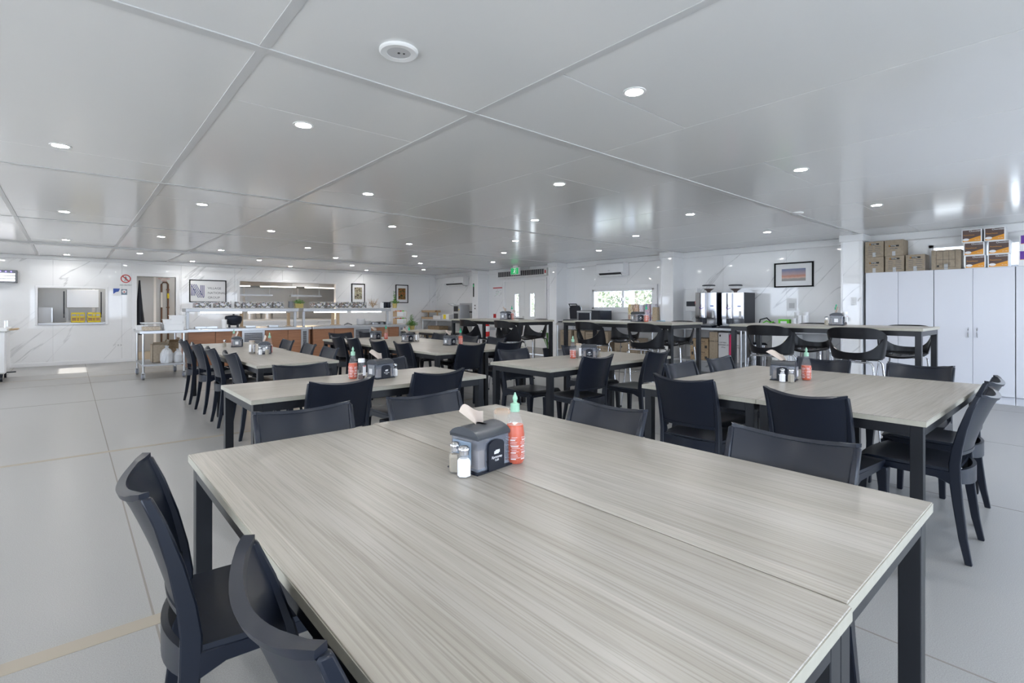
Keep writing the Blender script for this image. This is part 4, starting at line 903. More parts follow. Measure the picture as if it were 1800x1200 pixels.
# ------------------------------------------------------------------ WALL ITEMS, KITCHEN WALL
def sheetY(name, u0, v0, u1, v1, mt, label, cat, Y=YK, th=.004, **k):
    a = onY(u0, v0, Y); b = onY(u1, v1, Y); z0 = min(a.z, b.z)
    t = empty(name, ((a.x+b.x)/2, Y, (a.z+b.z)/2), label=label, cat=cat, **k); w_, h = abs(b.x-a.x)/2, abs(a.z-b.z)/2
    if mt: build('sheet', MB().box(-w_, w_, -th, 0, -h, h), M[mt], t)
    return t, w_, h
def framed(t, w_, h, fw, mt_frame, mt_mat, mt_art, ax='y', mw=.06, mh=.09):
    def B(a, b, c, d, y0, y1): return MB().box(a, b, y0, y1, c, d) if ax == 'y' else MB().box(y0, y1, a, b, c, d)
    for q in ((-w_, -w_+fw, -h, h), (w_-fw, w_, -h, h), (-w_+fw, w_-fw, -h, -h+fw), (-w_+fw, w_-fw, h-fw, h)): build('frame_side', B(*q, -.028, 0), M[mt_frame], t)
    build('mount', B(-w_+fw, w_-fw, -h+fw, h-fw, -.014, -.002), M[mt_mat], t)
    if mt_art: build('artwork', B(-w_+fw+mw, w_-fw-mw, -h+fw+mh, h-fw-mh, -.0155, -.014), M[mt_art], t)
t, w_, h = sheetY('framed_sign', 332.5, 491, 397.5, 531.5, None, 'black-framed white sign of a striped blue N with grey lettering', 'sign')
framed(t, w_, h, .022, 'framebk', 'paper', None)
fm = face((0, -.0145, 0), '-y')
for k, s in enumerate(('VILLAGE', 'NATIONAL', 'GROUP')): text('lettering', s, .078, M['inkg'], t, fm@Matrix.Translation((-.01, .075-.12*k, 0)), 'LEFT', sx=1.05)
m = MB()
def stripe(x0, z0, x1, z1, wd=.0080): m.prism([(x0-wd, z0), (x0+wd, z0), (x1+wd, z1), (x1-wd, z1)], 1, -.0160, -.0145)
lx0 = -w_+.05
for k in range(3): stripe(lx0+k*.034, .14-.05*k, lx0+k*.034, -.12)
for k in range(4): stripe(lx0-.012+k*.036, .17, lx0+.15+k*.036, -.17)
for k in range(3): stripe(lx0+.20+k*.034, .15, lx0+.20+k*.034, -.08-.04*k)
build('striped_emblem', m, M['navy'], t)
for i, (a, b, c, d, art, lab) in enumerate(((617.5, 498, 641, 532.5, 'art_still', 'black-framed food print on the kitchen wall, the left one'), (695, 500, 717, 532.5, 'art_fruit', 'black-framed vegetable print on the kitchen wall, near the corner'))):
    t, w_, h = sheetY('framed_picture', a, b, c, d, None, lab, 'picture'); framed(t, w_, h, .026, 'framebk', 'paper', art, mw=.07, mh=.09)
for i, (a, b, c, d) in enumerate(((597, 526, 613, 532), (653.5, 519, 663, 530), (666, 519, 677, 531), (678.5, 520, 686, 531))):
    sheetY('paper_notice', a, b, c, d, 'paper', 'small white paper notice on the kitchen wall, %s' % ('by the servery opening', 'left of three', 'middle of three', 'right of three')[i], 'notice', group='paper notices on the kitchen wall')
t, w_, h = sheetY('no_entry_sign', 211, 482, 231, 503, 'paper', 'NO ENTRY sign with red ring and walking figure, left of the kitchen doorway', 'sign')
m = MB(); n = 28
for k in range(n):
    a, b = 2*pi*k/n, 2*pi*(k+1)/n; r0, r1 = w_*.72, w_*.92; zc = h*.28
    m.add([(cos(x)*r, -.0052, zc+sin(x)*r) for x, r in ((a, r0), (b, r0), (b, r1), (a, r1))], [(0, 1, 2, 3)])
q = w_*.8*.7071; e = .008; m.add([(-q-e, -.0056, h*.28+q-e), (-q+e, -.0056, h*.28+q+e), (q+e, -.0056, h*.28-q+e), (q-e, -.0056, h*.28-q-e)], [(0, 1, 2, 3)]); build('ring_print', m, M['red'], t)
m = MB(); m.lathe([(0, -.001), (.008, 0)], 10, c=(0, -.0048, h*.28+.05)); m.v = [(a, -.0048, c) for a, b, c in m.v]; zc = h*.28
m2 = MB()
for x0, z0, x1, z1, wd in ((0, .035, 0, -.005, .011), (0, -.005, -.022, -.055, .006), (0, -.005, .024, -.05, .006), (0, .03, -.026, .005, .005), (0, .03, .026, .01, .005)): m2.prism([(x0-wd, zc+z0), (x0+wd, zc+z0), (x1+wd, zc+z1), (x1-wd, zc+z1)], 1, -.0050, -.0045)
m2.box(-.008, .008, -.005, -.0045, zc+.040, zc+.056); build('walking_figure', m2, M['ink'], t)
text('lettering', 'NO ENTRY', .045, M['ink'], t, face((0, -.0045, -h*.84), '-y'))
t, w_, h = sheetY('notice_board', 199, 504.5, 211.5, 520, 'paper', 'blue and white printed sheet under the NO ENTRY sign, left part', 'notice')
build('blue_print', MB().prism([(-w_, h*.7), (w_*.9, h*.7), (w_*.5, -.0), (-w_*.2, -.01), (-w_*.7, -h*.4), (-w_, -h*.5)], 1, -.0055, -.0045), M['blue'], t)
t, w_, h = sheetY('emergency_button', 213, 508, 223.5, 518, 'slate', 'grey control plate with round white and red button beside the blue sheet', 'control')
m = MB().tube([(0, -.012, .01), (0, -.004, .01)], w_*.72, 16); build('button_ring', m, M['white'], t); build('button', MB().tube([(0, -.02, 0), (0, -.012, 0)], w_*.25, 12), M['red'], t)
t, w_, h = sheetY('power_outlet', 204, 603, 216.5, 609.5, 'white', 'double white power outlet low on the wall left of the doorway', 'outlet', th=.012); build('socket', MB().box(-w_*.6, -w_*.2, -.0135, -.012, -h*.4, h*.4).box(w_*.2, w_*.6, -.0135, -.012, -h*.4, h*.4), M['gray'], t)
# fly zapper
a = onY(30, 475, YK-.12); b = onY(30, 497, YK-.12)
t = empty('insect_trap', (a.x-.30, YK, a.z), label='grey framed insect trap with glowing tubes at the left edge', cat='insect trap'); hh = a.z-b.z
build('housing', MB().box(-.30, .30, -.05, 0, -hh, 0).box(.27, .30, -.12, 0, -hh, 0).box(-.30, -.27, -.12, 0, -hh, 0).box(-.3, .3, -.12, 0, -.012, 0).box(-.3, .3, -.12, 0, -hh, -hh+.012), M['greypl'], t)
for k in range(3): build('tube', MB().tube([(-.27, -.085, -.085-k*.062), (.27, -.085, -.085-k*.062)], .020, 10), M['whitetube'], t)
for k in range(6): build('violet_led', MB().box(-.2+k*.08, -.18+k*.08, -.10, -.09, -.04, -.02), M['uv'], t)
# hatch crates + things behind
for i, (x, y) in enumerate(((.14, YK+.22), (.42, YK+.22))):
    t = empty('bread_crate', (x, y, HW[2]+.006), label='bright yellow plastic crate in the hatch, the %s one' % ('left', 'right')[i], cat='crate', group='yellow crates in the hatch'); w_ = .12; m = MB()
    for zz in ((0, .035), (.11, .14), (.19, .225)): m.box(-w_, w_, -.1, -.09, *zz).box(-w_, w_, .09, .1, *zz).box(-w_, -w_+.01, -.1, .1, *zz).box(w_-.01, w_, -.1, .1, *zz)
    for xx in (-w_, -.03, .02, w_-.012): m.box(xx, xx+.012, -.1, -.09, 0, .22).box(xx, xx+.012, .09, .1, 0, .22)
    build('crate_body', m, M['yellow'], t); build('crate_contents', MB().box(-w_+.012, w_-.012, -.085, .085, .004, .10), M['bread'], t); build('crate_floor', MB().box(-w_, w_, -.1, .1, 0, .004), M['yellow'], t)
t = empty('dish_washer', (.25, KY-1.15, .93), label='raised stainless hood dishwasher seen through the hatch', cat='dishwasher')
build('hood', MB().box(-.32, .32, -.3, .3, .34, .80), M['steel2'], t, bevel=.01); build('body', MB().box(-.32, .32, -.3, .3, -.9, .0), M['steel2'], t); build('post', MB().box(-.32, -.28, .2, .3, 0, .8).box(.28, .32, .2, .3, 0, .8), M['steel2'], t)
build('lift_bar', MB().tube([(-.36, -.32, .75), (-.36, -.34, .2), (-.36, -.2, .1)], .012).tube([(.36, -.32, .75), (.36, -.34, .2), (.36, -.2, .1)], .012), M['blk'], t)
t = empty('steel_cupboard', (-.70, KY-1.4, 0), label='low stainless bench at the left of the hatch view', cat='bench'); build('body', MB().box(-.5, .38, -.3, .3, .1, 1.28), M['steel2'], t); build('door_edge', MB().box(.36, .385, -.32, -.3, .1, 1.26), M['steel'], t)
# doorway: apron, pipes, sign
t = empty('hanging_apron', (1.30, YK+.55, 1.95), label='long black apron hanging just inside the kitchen doorway', cat='apron')
m = MB(); secs = []
for z, wd, th in ((0, .01, .02), (-.3, .035, .04), (-.7, .07, .07), (-1.1, .11, .08), (-1.35, .09, .07)): secs.append([Vector((wd*cos(a)*1.0+.01*sin(a*5), th*sin(a), z)) for a in [2*pi*k/14 for k in range(14)]])
build('cloth', m.loft(secs), M['blk'], t, smooth=1); build('hook', MB().tube([(0, 0, 0), (0, 0, .05), (0, .05, .06)], .005), M['steel'], t)
t = empty('gas_pipe', (1.98, KY-.06, 0), label='brown looped gas pipe on the wall inside the doorway', cat='pipe')
k0 = onY(284, 500, KY-.06).x-1.98; k1 = onY(295.5, 500, KY-.06).x-1.98; zt = onY(290, 496, KY-.06).z
build('pipe_run', MB().tube([(k0, 0, 0), (k0, 0, zt-.06), (k0+.04, 0, zt), (k1-.04, 0, zt), (k1, 0, zt-.06), (k1, 0, 0)], .022, 8), M['pipe'], t, smooth=.9)
build('white_sleeve', MB().tube([(k0, 0, zt-.75), (k0, 0, zt-.3)], .026), M['white'], t); build('yellow_marker', MB().tube([(k1, 0, zt-.48), (k1, 0, zt-.33)], .027), M['yellow'], t)
for z in (zt-.22, zt-.75): build('valve', MB().tube([(k1, -.03, z), (k1, .03, z)], .035).box(k1-.06, k1+.02, -.05, -.03, z-.01, z+.01), M['pipe'], t)
t, w_, h = sheetY('safety_notice', 282, 488.5, 294.5, 494, 'paper', 'white notice with red lettering above the gas pipe', 'notice', Y=KY-.02); text('lettering', 'HOT WATER', .05, M['red'], t, face((0, -.005, .025), '-y')); text('lettering', 'ONLY', .05, M['red'], t, face((0, -.005, -.035), '-y'))
# servery kitchen: hood, tubes, cooking bench, pots
t = empty('range_hood', (4.8, KY-.7, 1.95), label='long stainless extraction hood with three light tubes inside the servery opening', cat='extractor hood')
build('canopy', MB().prism([(-.75, .0), (.70, .0), (.70, .6), (-.45, .6)], 0, -1.9, 2.2), M['steel2'], t)
for x in (-1.7, -.35, 1.0): build('light_tube', MB().box(x, x+1.05, -.69, -.60, -.03, -.005), M['ledwarm'], t)
t = empty('cooking_bench', (4.8, KY-.9, 0), label='steel cooking bench along the kitchen wall behind the servery', cat='bench'); build('bench_top', MB().box(-1.9, 2.2, -.4, .45, .86, .92), M['steel'], t); build('bench_body', MB().box(-1.85, 2.15, -.36, .45, .1, .86), M['steel2'], t)
for i, (x, r, h) in enumerate(((3.75, .17, .26), (4.20, .21, .30), (4.72, .18, .25))):
    t = empty('stock_pot', (x, KY-1.0, .92), label='large steel stock pot on the cooking bench, %s' % ('left', 'middle', 'right')[i], cat='pot', group='steel stock pots in the kitchen'); build('pot_body', MB().lathe([(0, 0), (r, 0), (r, h), (r*.96, h), (r*.96, .01), (0, .01)], 24), M['steel'], t, smooth=.8); build('pot_handle', MB().tube([(r, 0, h*.8), (r+.04, .03, h*.8), (r+.04, -.03, h*.8), (r, 0, h*.8)], .006), M['steel'], t)
t = empty('pass_bench', (4.72, YK+.45, 0), label='steel pass bench just inside the servery opening under heat lamps', cat='bench'); build('bench_top', MB().box(-1.28, 1.28, -.3, .35, .87, .92), M['steel'], t); build('bench_leg', MB().box(-1.2, -1.15, -.25, -.2, 0, .87).box(1.15, 1.2, -.25, -.2, 0, .87), M['steel'], t)
for i, x in enumerate((3.9, 5.3)):
    l = bpy.data.lights.new('heat_lamp_glow', 'AREA'); l.energy = 28; l.size = .5; l.color = (1, .68, .38); o = bpy.data.objects.new('heat_lamp_glow', l); COL.objects.link(o)
    t = empty('heat_lamp', (x, YK+.45, 1.60), label='warm heat lamp bar over the kitchen pass, %s' % ('left', 'right')[i], cat='heat lamp', group='heat lamps in the kitchen'); build('housing', MB().box(-.45, .45, -.08, .08, 0, .05), M['steel2'], t); build('suspender', MB().box(-.4, -.39, 0, .01, .05, .85).box(.39, .40, 0, .01, .05, .85), M['steel2'], t); o.parent = t; o.location = (0, 0, -.02)
for i, (x, y, e) in enumerate(((.4, YK+1.3, 40), (2.7, YK+1.3, 22), (5.9, YK+1.0, 22))):  # lamps added to brighten the kitchen interior
    t = empty('kitchen_fill_light', (x, y, 2.45), label='added rectangular fill light on the kitchen ceiling, %s' % ('left', 'middle', 'right')[i], cat='ceiling light', group='added kitchen fill lights'); build('diffuser', MB().box(-.3, .3, -.15, .15, -.03, 0), M['led'], t)
    l = bpy.data.lights.new('kitchen_fill_beam', 'AREA'); l.energy = e; l.size = .5; l.color = (1, .96, .9); o = bpy.data.objects.new('kitchen_fill_beam', l); COL.objects.link(o); o.parent = t; o.location = (0, 0, -.04)
# timber uprights lit by the heat lamps, standing at the back of the servery counters
for i, u in enumerate((424.5, 507, 585, 594)):
    Y = CY+.74; t = empty('timber_upright', (ux(u, Y), Y, CT+.004), label='pale timber upright at the back of the servery, %s' % ('leftmost', 'second from the left', 'third from the left', 'rightmost')[i], cat='post', group='timber uprights on the servery')
    build('post', MB().box(-.028, .028, -.03, .03, .012, .30), M['ply'], t, bevel=.003); build('foot', MB().box(-.05, .05, -.05, .05, 0, .012), M['ply'], t)
# ------------------------------------------------------------------ RIGHT WALL: air conditioners, curtain, signs
def aircon(u0, v0, u1, v1, label):
    X = XR-.22; a = onX(u0, v0, X); b = onX(u1, v1, X); y0, y1 = b.y, a.y; z1 = a.z; z0 = b.z
    z1, z0 = onX((u0+u1)/2, (v0), X).z, onX((u0+u1)/2, v1, X).z
    w_ = abs(y1-y0); t = empty('air_conditioner', (XR, (y0+y1)/2, z0), label=label, cat='air conditioner', group='wall air conditioners'); h = .30
    pts = [(0, 0), (0, h), (-.19, h), (-.215, h-.03), (-.22, .08), (-.17, .01), (-.15, 0)]
    build('casing', MB().prism(pts, 1, -w_/2, w_/2), M['whitegloss'], t, bevel=.006)
    build('outlet_slot', MB().prism([(-.222, .074), (-.176, .010), (-.181, .006), (-.227, .070)], 1, -w_/2+.06, w_/2-.10), M['dark'], t)
    build('louvre', MB().prism([(-.209, .030), (-.182, -.006), (-.186, -.009), (-.213, .027)], 1, -w_/2+.06, w_/2-.10), M['white'], t); build('logo', MB().box(-.2225, -.2215, -.03, .03, .12, .135), M['gray'], t)
aircon(781, 487, 814, 502, 'white split air conditioner on the far wall segment, left of the double doors')
aircon(1047, 464, 1095, 485, 'white split air conditioner above the small window')
a = onX(877, 472, XR-.18); b = onX(958, 487, XR-.18)
t = empty('air_curtain', (XR, (a.y+b.y)/2, 2.13), label='long air curtain with black grille above the double doors', cat='air curtain'); w_ = (a.y-b.y)/2+.05
build('casing', MB().box(-.17, 0, -w_, w_, 0, .19), M['white'], t, bevel=.006); build('grille_recess', MB().box(-.172, -.168, -w_+.10, w_-.01, .025, .165), M['dark'], t)
m = MB(); 
for k in range(26): y = -w_+.10+(2*w_-.11)*k/25; m.box(-.180, -.171, y-.009, y+.009, .02, .17)
build('grille_fins', m, M['steel2'], t)['kind'] = 'stuff'
build('warning_mark', MB().box(-.174, -.170, -w_+.03, -w_+.07, .05, .13), M['red'], t); build('hanger', MB().tube([(-.05, -.2, .19), (-.05, -.2, .27)], .01).tube([(-.05, .4, .19), (-.05, .4, .27)], .01), M['steel'], t)
p = onX(906, 475, 9.0); t = empty('exit_sign', (9.0, p.y, 2.17), label='green illuminated running-man exit sign hanging before the double doors', cat='sign')
build('sign_body', MB().box(-.03, .03, -.165, .165, -.02, .18), M['white'], t, bevel=.006); build('ceiling_mount', MB().box(-.02, .02, -.08, .08, .18, .23), M['white'], t)
for s, fx in ((-1, '-x'),):
    build('green_face', MB().box(-.032, -.030, -.15, .15, -.005, .165), M['exitg'], t); m = MB()
    X0, X1 = -.0335, -.032
    def limb(y0, z0, y1, z1, wd): 
        d = Vector((y1-y0, z1-z0)); n = Vector((-d.y, d.x)).normalized()*wd; m.prism([(y0-n.x, z0-n.y), (y1-n.x, z1-n.y), (y1+n.x, z1+n.y), (y0+n.x, z0+n.y)], 0, X0, X1)
    limb(0, .105, .01, .065, .012); limb(.01, .065, -.02, .04, .007); limb(-.02, .04, -.015, .01, .006); limb(.01, .065, .035, .035, .007); limb(.035, .035, .06, .03, .006); limb(0, .10, -.035, .085, .005); limb(0, .10, .03, .08, .005); m.box(X0, X1, -.018, .006, .120, .145)
    m.box(X0, X1, -.065, -.060, .005, .155).box(X0, X1, -.065, .05, .150, .155); build('running_figure', m, M['exitw'], t)
a = onX(867, 505, XR); b = onX(883, 523, XR); t = empty('evacuation_plan', (XR, (a.y+b.y)/2, (a.z+b.z)/2), label='framed evacuation plan with red header beside the double doors', cat='sign'); w_ = (a.y-b.y)/2; h = .15
build('sheet', MB().box(-.006, 0, -w_, w_, -h, h), M['paper'], t); build('red_header', MB().box(-.007, -.006, -w_, w_, h-.03, h), M['red'], t)
m = MB(); rr = random.Random(9)
for k in range(14): y, z = rr.uniform(-w_*.8, w_*.8), rr.uniform(-h*.8, h*.6); m.box(-.0068, -.006, y-.03, y+.03, z-.002, z+.002)
build('plan_lines', m, M['inkg'], t); build('plan_dots', MB().box(-.0072, -.006, .02, .04, -.06, -.045).box(-.0072, -.006, -.06, -.04, .0, .015), M['exitg'], t)
p = onX(828, 500, 9.15); t = empty('column_sign', (9.148, 12.28, 1.80), label='narrow black and green sign strip on the far column', cat='sign'); build('sheet', MB().box(-.004, 0, -.03, .03, -.20, .20), M['ink'], t); build('green_mark', MB().box(-.005, -.004, -.02, .02, .10, .17), M['exitg'], t)
t = empty('switch_panel', (9.148, 12.2, 1.28), label='white switch plate with two dark buttons on the far column', cat='switch'); build('plate', MB().box(-.008, 0, -.05, .05, -.15, .12), M['white'], t); build('button', MB().box(-.012, -.008, -.02, .02, .04, .08), M['ink'], t); build('button', MB().box(-.012, -.008, -.02, .02, -.05, -.01), M['ink'], t)
t = empty('light_switch', (9.147, 2.47, 1.37), label='white switches and cable clip on the column beside the cupboards', cat='switch'); build('plate', MB().box(-.008, 0, -.035, .035, -.06, .06), M['white'], t, bevel=.002); build('rocker', MB().box(-.012, -.008, -.015, .015, -.03, .03), M['white'], t, bevel=.001); build('clip', MB().tube([(-.01, -.06, .0), (-.02, -.08, .04), (-.02, -.10, .06), (-.02, -.11, .02)], .006), M['white'], t)
# framed desert photograph
a = onX(1361, 463, XR-.02); b = onX(1430, 504, XR-.02); c = onX(1361, 505.5, XR-.02)
t = empty('framed_picture', (XR, (a.y+b.y)/2, (a.z+c.z)/2), label='wide black-framed desert sunset photograph on the right wall', cat='picture'); w_ = (a.y-b.y)/2; h = (a.z-c.z)/2
framed(t, w_, h, .024, 'framebk', 'paper', 'art_sunset', ax='x', mw=.10, mh=.085)
t = empty('wall_notice', (XR, onX(1392, 540, XR).y, onX(1392, 534.5, XR).z), label='small blank-framed grey notice on the wall above the paper cups', cat='notice'); build('sheet', MB().box(-.004, 0, -.08, .08, -.11, .11), M['paper'], t); build('grey_block', MB().box(-.0045, -.004, -.045, .045, -.07, .02), M['gray'], t)
# ------------------------------------------------------------------ CUPBOARDS AND THE CARTONS ON THEM
CX = 9.2; CTOP = 1.80
edges = [onX(u, 560, CX).y for u in (1521, 1641.3, 1785)] + [-.12]
names = ('left-hand white cupboard beside the column, pair of tall doors', 'middle white cupboard with two small curved handles', 'right-hand white cupboard cut by the right edge of the photo')
for i in range(3):
    y1, y0 = edges[i], edges[i+1]; t = empty('storage_cupboard', ((CX+XR)/2, (y0+y1)/2, 0), label=names[i], cat='cupboard', group='tall white storage cupboards'); D = (XR-CX)/2; w_ = (y1-y0)/2
    build('carcass', MB().box(-D+.02, D-.03, -w_+.003, w_-.003, .10, CTOP), M['cab'], t); build('plinth', MB().box(-D+.035, D-.03, -w_+.003, w_-.003, 0, .10), M['cab'], t)
    for q, (a, b) in enumerate(((0, w_-.003), (-w_+.003, 0))):
        d = build('door', MB().box(-D, -D+.018, a+.002, b-.002, .105, CTOP-.004), M['cab'], t, bevel=.002)
        if i == 1:
            yy = (a+.045) if q == 0 else (b-.045)
            build('handle', MB().tube([(-D, yy, .865), (-D-.028, yy, .89), (-D-.033, yy, .93), (-D-.028, yy, .97), (-D, yy, .995)], .006, 8), M['chrome'], d, smooth=.9)
def yR(u, X=CX+.03): return onX(u, 440, X).y
def carton(u0, u1, z, h, label, kind, dx=.30, grp='cardboard cartons on the cupboards', X=CX+.02):
    y1, y0 = yR(u0, X), yR(u1, X); w_ = (y1-y0)/2-.003; t = empty('carton', (X+dx/2, (y0+y1)/2, z), label=label, cat='box', group=grp); d = dx/2
    f = face((-d-.0008, 0, 0), '-x')
    if kind in ('list', 'logo', 'chart', 'plain'):
        b = build('carton_body', MB().box(-d, d, -w_, w_, 0, h), M['card'], t, bevel=.003)
        build('flap_seam', MB().box(-d+.0, d, -.001, .001, h, h+.001), M['ink'], t)
        build('tape', MB().box(-d-.0006, -d, -.02, .02, 0, h*.28), M['bag'], t)
    if kind in ('list', 'logo'):
        zz = h*.82 if kind == 'list' else h*.62
        build('logo_bar', MB().box(-d-.0009, -d, -.062, .062, zz-.012, zz+.012), M['ink'], t); build('logo_dot', MB().box(-d-.0012, -d-.0009, .045, .058, zz-.006, zz+.008), M['org'], t)
        text('lettering', 'TOTAL', .022, M['paper'], t, f@Matrix.Translation((-.005, zz, .0006)))
        m = MB()
        if kind == 'list':
            for r in range(5):
                zc = h*.66-r*.028; m.box(-d-.0009, -d, .02, .075, zc-.003, zc+.003).box(-d-.0009, -d, -.085+.01*(r % 2), -.01, zc-.003, zc+.003)
            m.box(-d-.0009, -d, -.10, .10, h*.10, h*.10+.002)
        else: m.box(-d-.0009, -d, .0, .05, h*.44, h*.44+.006).box(-d-.0009, -d, -.045, -.012, h*.43, h*.43+.012)
        build('print_lines', m, M['inkg'], t)
    if kind == 'chart':
        m = MB(); e = .0016
        for y in (-w_*.62, -w_*.2, w_*.2, w_*.66): m.box(-d-.0009, -d, y-e, y+e, .03, h-.02)
        for z_ in (.03, h*.5, h-.02): m.box(-d-.0009, -d, -w_*.62, w_*.66, z_-e, z_+e)
        for k in range(6): m.box(-d-.0009, -d, -.05, .08, h*.22+.006*k, h*.22+.006*k+.0015)
        build('print_lines', m, M['ink'], t); build('round_mark', MB().tube([(-d-.0012, w_*.55, .05), (-d, w_*.55, .05)], .014, 12), M['ink'], t); build('side_flap', MB().box(-d-.006, -d, w_*.72, w_, 0, h), M['card'], t); build('side_flap', MB().box(-d-.006, -d, -w_, -w_*.68, 0, h), M['card'], t)
    if kind == 'choc':
        build('carton_body', MB().box(-d, d, -w_, w_, 0, h), M['paper'], t, bevel=.003)
        build('brown_print', MB().box(-d-.0006, -d, -w_+.012, w_-.012, .008, h-.012), M['dkbr'], t)
        a, b = -w_+.012, w_-.012
        build('orange_swoosh', MB().prism([(a, .008), (b, .008), (b, .022), (0, .05), (a, h*.46)], 0, -d-.0012, -d-.0006), M['org'], t)
        m = MB(); n = 16; m.add([(-d-.0018, b*.62+.034*cos(2*pi*k/n), .036+.018*sin(2*pi*k/n)) for k in range(n)], [tuple(range(n))]); build('cup_print', m, M['paper'], t)
        text('lettering', 'Chocolate', .030, M['paper'], t, f@Matrix.Translation((w_*.35, h*.84, .0006))); text('lettering', 'sweetbird', .022, M['org'], t, f@Matrix.Translation((-w_*.25, h*.55, .0006))) if False else text('lettering', 'Powerhouse', .022, M['org'], t, f@Matrix.Translation((-w_*.25, h*.55, .0006)))
        text('lettering', '30 x 100g', .012, M['paper'], t, f@Matrix.Translation((w_*.55, .03, .0016)))
    if kind == 'purple':
        build('carton_body', MB().box(-d, d, -w_, w_, 0, h), M['paper'], t, bevel=.003); build('purple_print', MB().box(-d-.0006, -d, -w_+.01, w_-.015, h*.42, h-.01), M['purple'], t); build('orange_line', MB().box(-d-.0009, -d, -w_+.01, w_-.015, h*.40, h*.43), M['org'], t)
        text('lettering', 'UP', .05, M['paper'], t, f@Matrix.Translation((-w_+.09, h*.76, .0006)))
    return t
Z = CTOP+.001
carton(1520, 1553.5, Z, .235, 'brown carton with a single logo, bottom left on the cupboards', 'logo'); carton(1520, 1553.5, Z+.237, .235, 'brown carton with printed list, top left on the cupboards', 'list')
carton(1555.5, 1589.5, Z, .235, 'brown carton with printed list, second along the bottom', 'list'); carton(1554.5, 1588, Z+.237, .235, 'largest brown carton with centred logo, top of the second stack', 'logo')
carton(1591.5, 1626, Z, .235, 'brown carton with printed list standing alone, third along the bottom', 'list')
carton(1637, 1689.5, Z, .275, 'wide brown carton printed with a table, below the high window strip', 'chart')
carton(1695, 1733, Z, .175, 'brown and orange chocolate carton, bottom left of its stack', 'choc'); carton(1735.5, 1774.5, Z, .175, 'brown and orange chocolate carton, bottom right of its stack', 'choc')
carton(1693, 1731, Z+.177, .175, 'brown and orange chocolate carton, middle left of its stack', 'choc'); carton(1735.5, 1776, Z+.177, .175, 'brown and orange chocolate carton, middle right of its stack', 'choc')
carton(1689.5, 1726.5, Z+.354, .175, 'brown and orange chocolate carton, top left of its stack', 'choc'); carton(1729, 1768, Z+.354, .175, 'brown and orange chocolate carton, top right of its stack', 'choc')
carton(1789.5, 1830, Z, .20, 'lower purple and white carton at the right edge', 'purple'); carton(1791, 1832, Z+.202, .20, 'upper purple and white carton at the right edge', 'purple')
# ------------------------------------------------------------------ STEEL BENCHES ALONG THE RIGHT WALL
BX0, BX1, BH = 8.9, 9.50, .90
def bench(y0, y1, label, shelf=True):
    t = empty('steel_bench', ((BX0+BX1)/2, (y0+y1)/2, 0), label=label, cat='bench', group='steel benches'); w_, l = (BX1-BX0)/2, (y1-y0)/2
    build('bench_top', MB().box(-w_, w_, -l, l, BH-.045, BH), M['steel'], t, bevel=.003); build('splashback', MB().box(w_-.015, w_, -l, l, BH, BH+.09), M['steel2'], t)
    if shelf: build('under_shelf', MB().box(-w_+.03, w_-.03, -l+.03, l-.03, .255, .285), M['steel2'], t)
    for x in (-w_+.03, w_-.03):
        for y in (-l+.03, l-.03): build('leg', MB().tube([(x, y, 0), (x, y, BH-.045)], .019, 10), M['steel'], t, smooth=.9)
    return t
def yb(u, X=BX0): return onX(u, 577, X).y
bench(5.90, yb(977), 'steel bench below the small window with cartons under it'); bench(yb(1304), 5.55, 'steel bench carrying the two coffee machines'); bench(2.70, yb(1306), 'steel bench behind the right bar table carrying paper cups', False)
bench(12.4, 14.85, 'steel bench in the far corner with cartons beneath and bread on top')
def box2(u0, u1, z, h, X, dx, label, mt, grp, lines=None, txt=None):
    y1, y0 = onX(u0, 600, X).y, onX(u1, 600, X).y; w_ = (y1-y0)/2-.003; d = dx/2; t = empty('cardboard_box', (X+d, (y0+y1)/2, z), label=label, cat='box', group=grp)
    build('carton_body', MB().box(-d, d, -w_, w_, 0, h), M[mt], t, bevel=.003); f = face((-d-.0008, 0, 0), '-x')
    if lines:
        m = MB()
        for (q0, q1, zz, hh) in lines: m.box(-d-.0009, -d, -q1*w_, -q0*w_, zz*h, (zz+hh)*h)
        build('print_lines', m, M['ink'], t)
    if txt:
        for (s, sz, px, pz) in txt: text('lettering', s, sz, M['ink'], t, f@Matrix.Translation((px*w_, pz*h, 0)))
    build('top_tape', MB().box(-d, d, -.025, .025, h, h+.001), M['bag'], t)
    return t
g = 'cartons under the window bench'; ZS = .287
ln = [(-.7, .7, .86, .015), (-.6, .6, .78, .015), (-.15, .15, .38, .10), (-.7, -.2, .14, .012), (.0, .7, .14, .012)]
box2(984.5, 1004, ZS, .45, 8.98, .35, 'tall brown carton at the left end of the window bench shelf', 'card', g, ln)
box2(1009, 1028, ZS, .45, 8.99, .35, 'brown carton behind the left stool, second on the window bench shelf', 'card', g, ln); box2(1029, 1050, ZS, .43, 8.98, .35, 'brown carton seen through the left stool back on the window bench shelf', 'card', g, ln)
box2(1051, 1069, ZS, .46, 8.99, .35, 'brown carton at the right of the left stool on the window bench shelf', 'card', g, ln)
box2(1080, 1104, ZS, .33, 8.96, .38, 'lower brown carton between the stools on the window bench shelf', 'card', g, ln); box2(1105, 1121, ZS, .33, 8.97, .38, 'brown carton at the right end of the window bench shelf', 'card', g, ln)
g = 'cartons under the coffee bench'
tx = [('CREMA COFFEE', .028, .1, .72), ('1.0 KG', .024, .1, .55)]
box2(1213, 1245.5, ZS, .20, 8.95, .4, 'lower of two brown cartons left of the tall tan one under the coffee bench', 'card2', g, [(-.85, -.65, .45, .3), (.6, .85, .12, .25)], tx); box2(1213, 1245.5, ZS+.202, .20, 8.95, .4, 'upper of two brown cartons left of the tall tan one under the coffee bench', 'card2', g, [(-.85, -.65, .45, .3), (.6, .85, .12, .25)], tx)
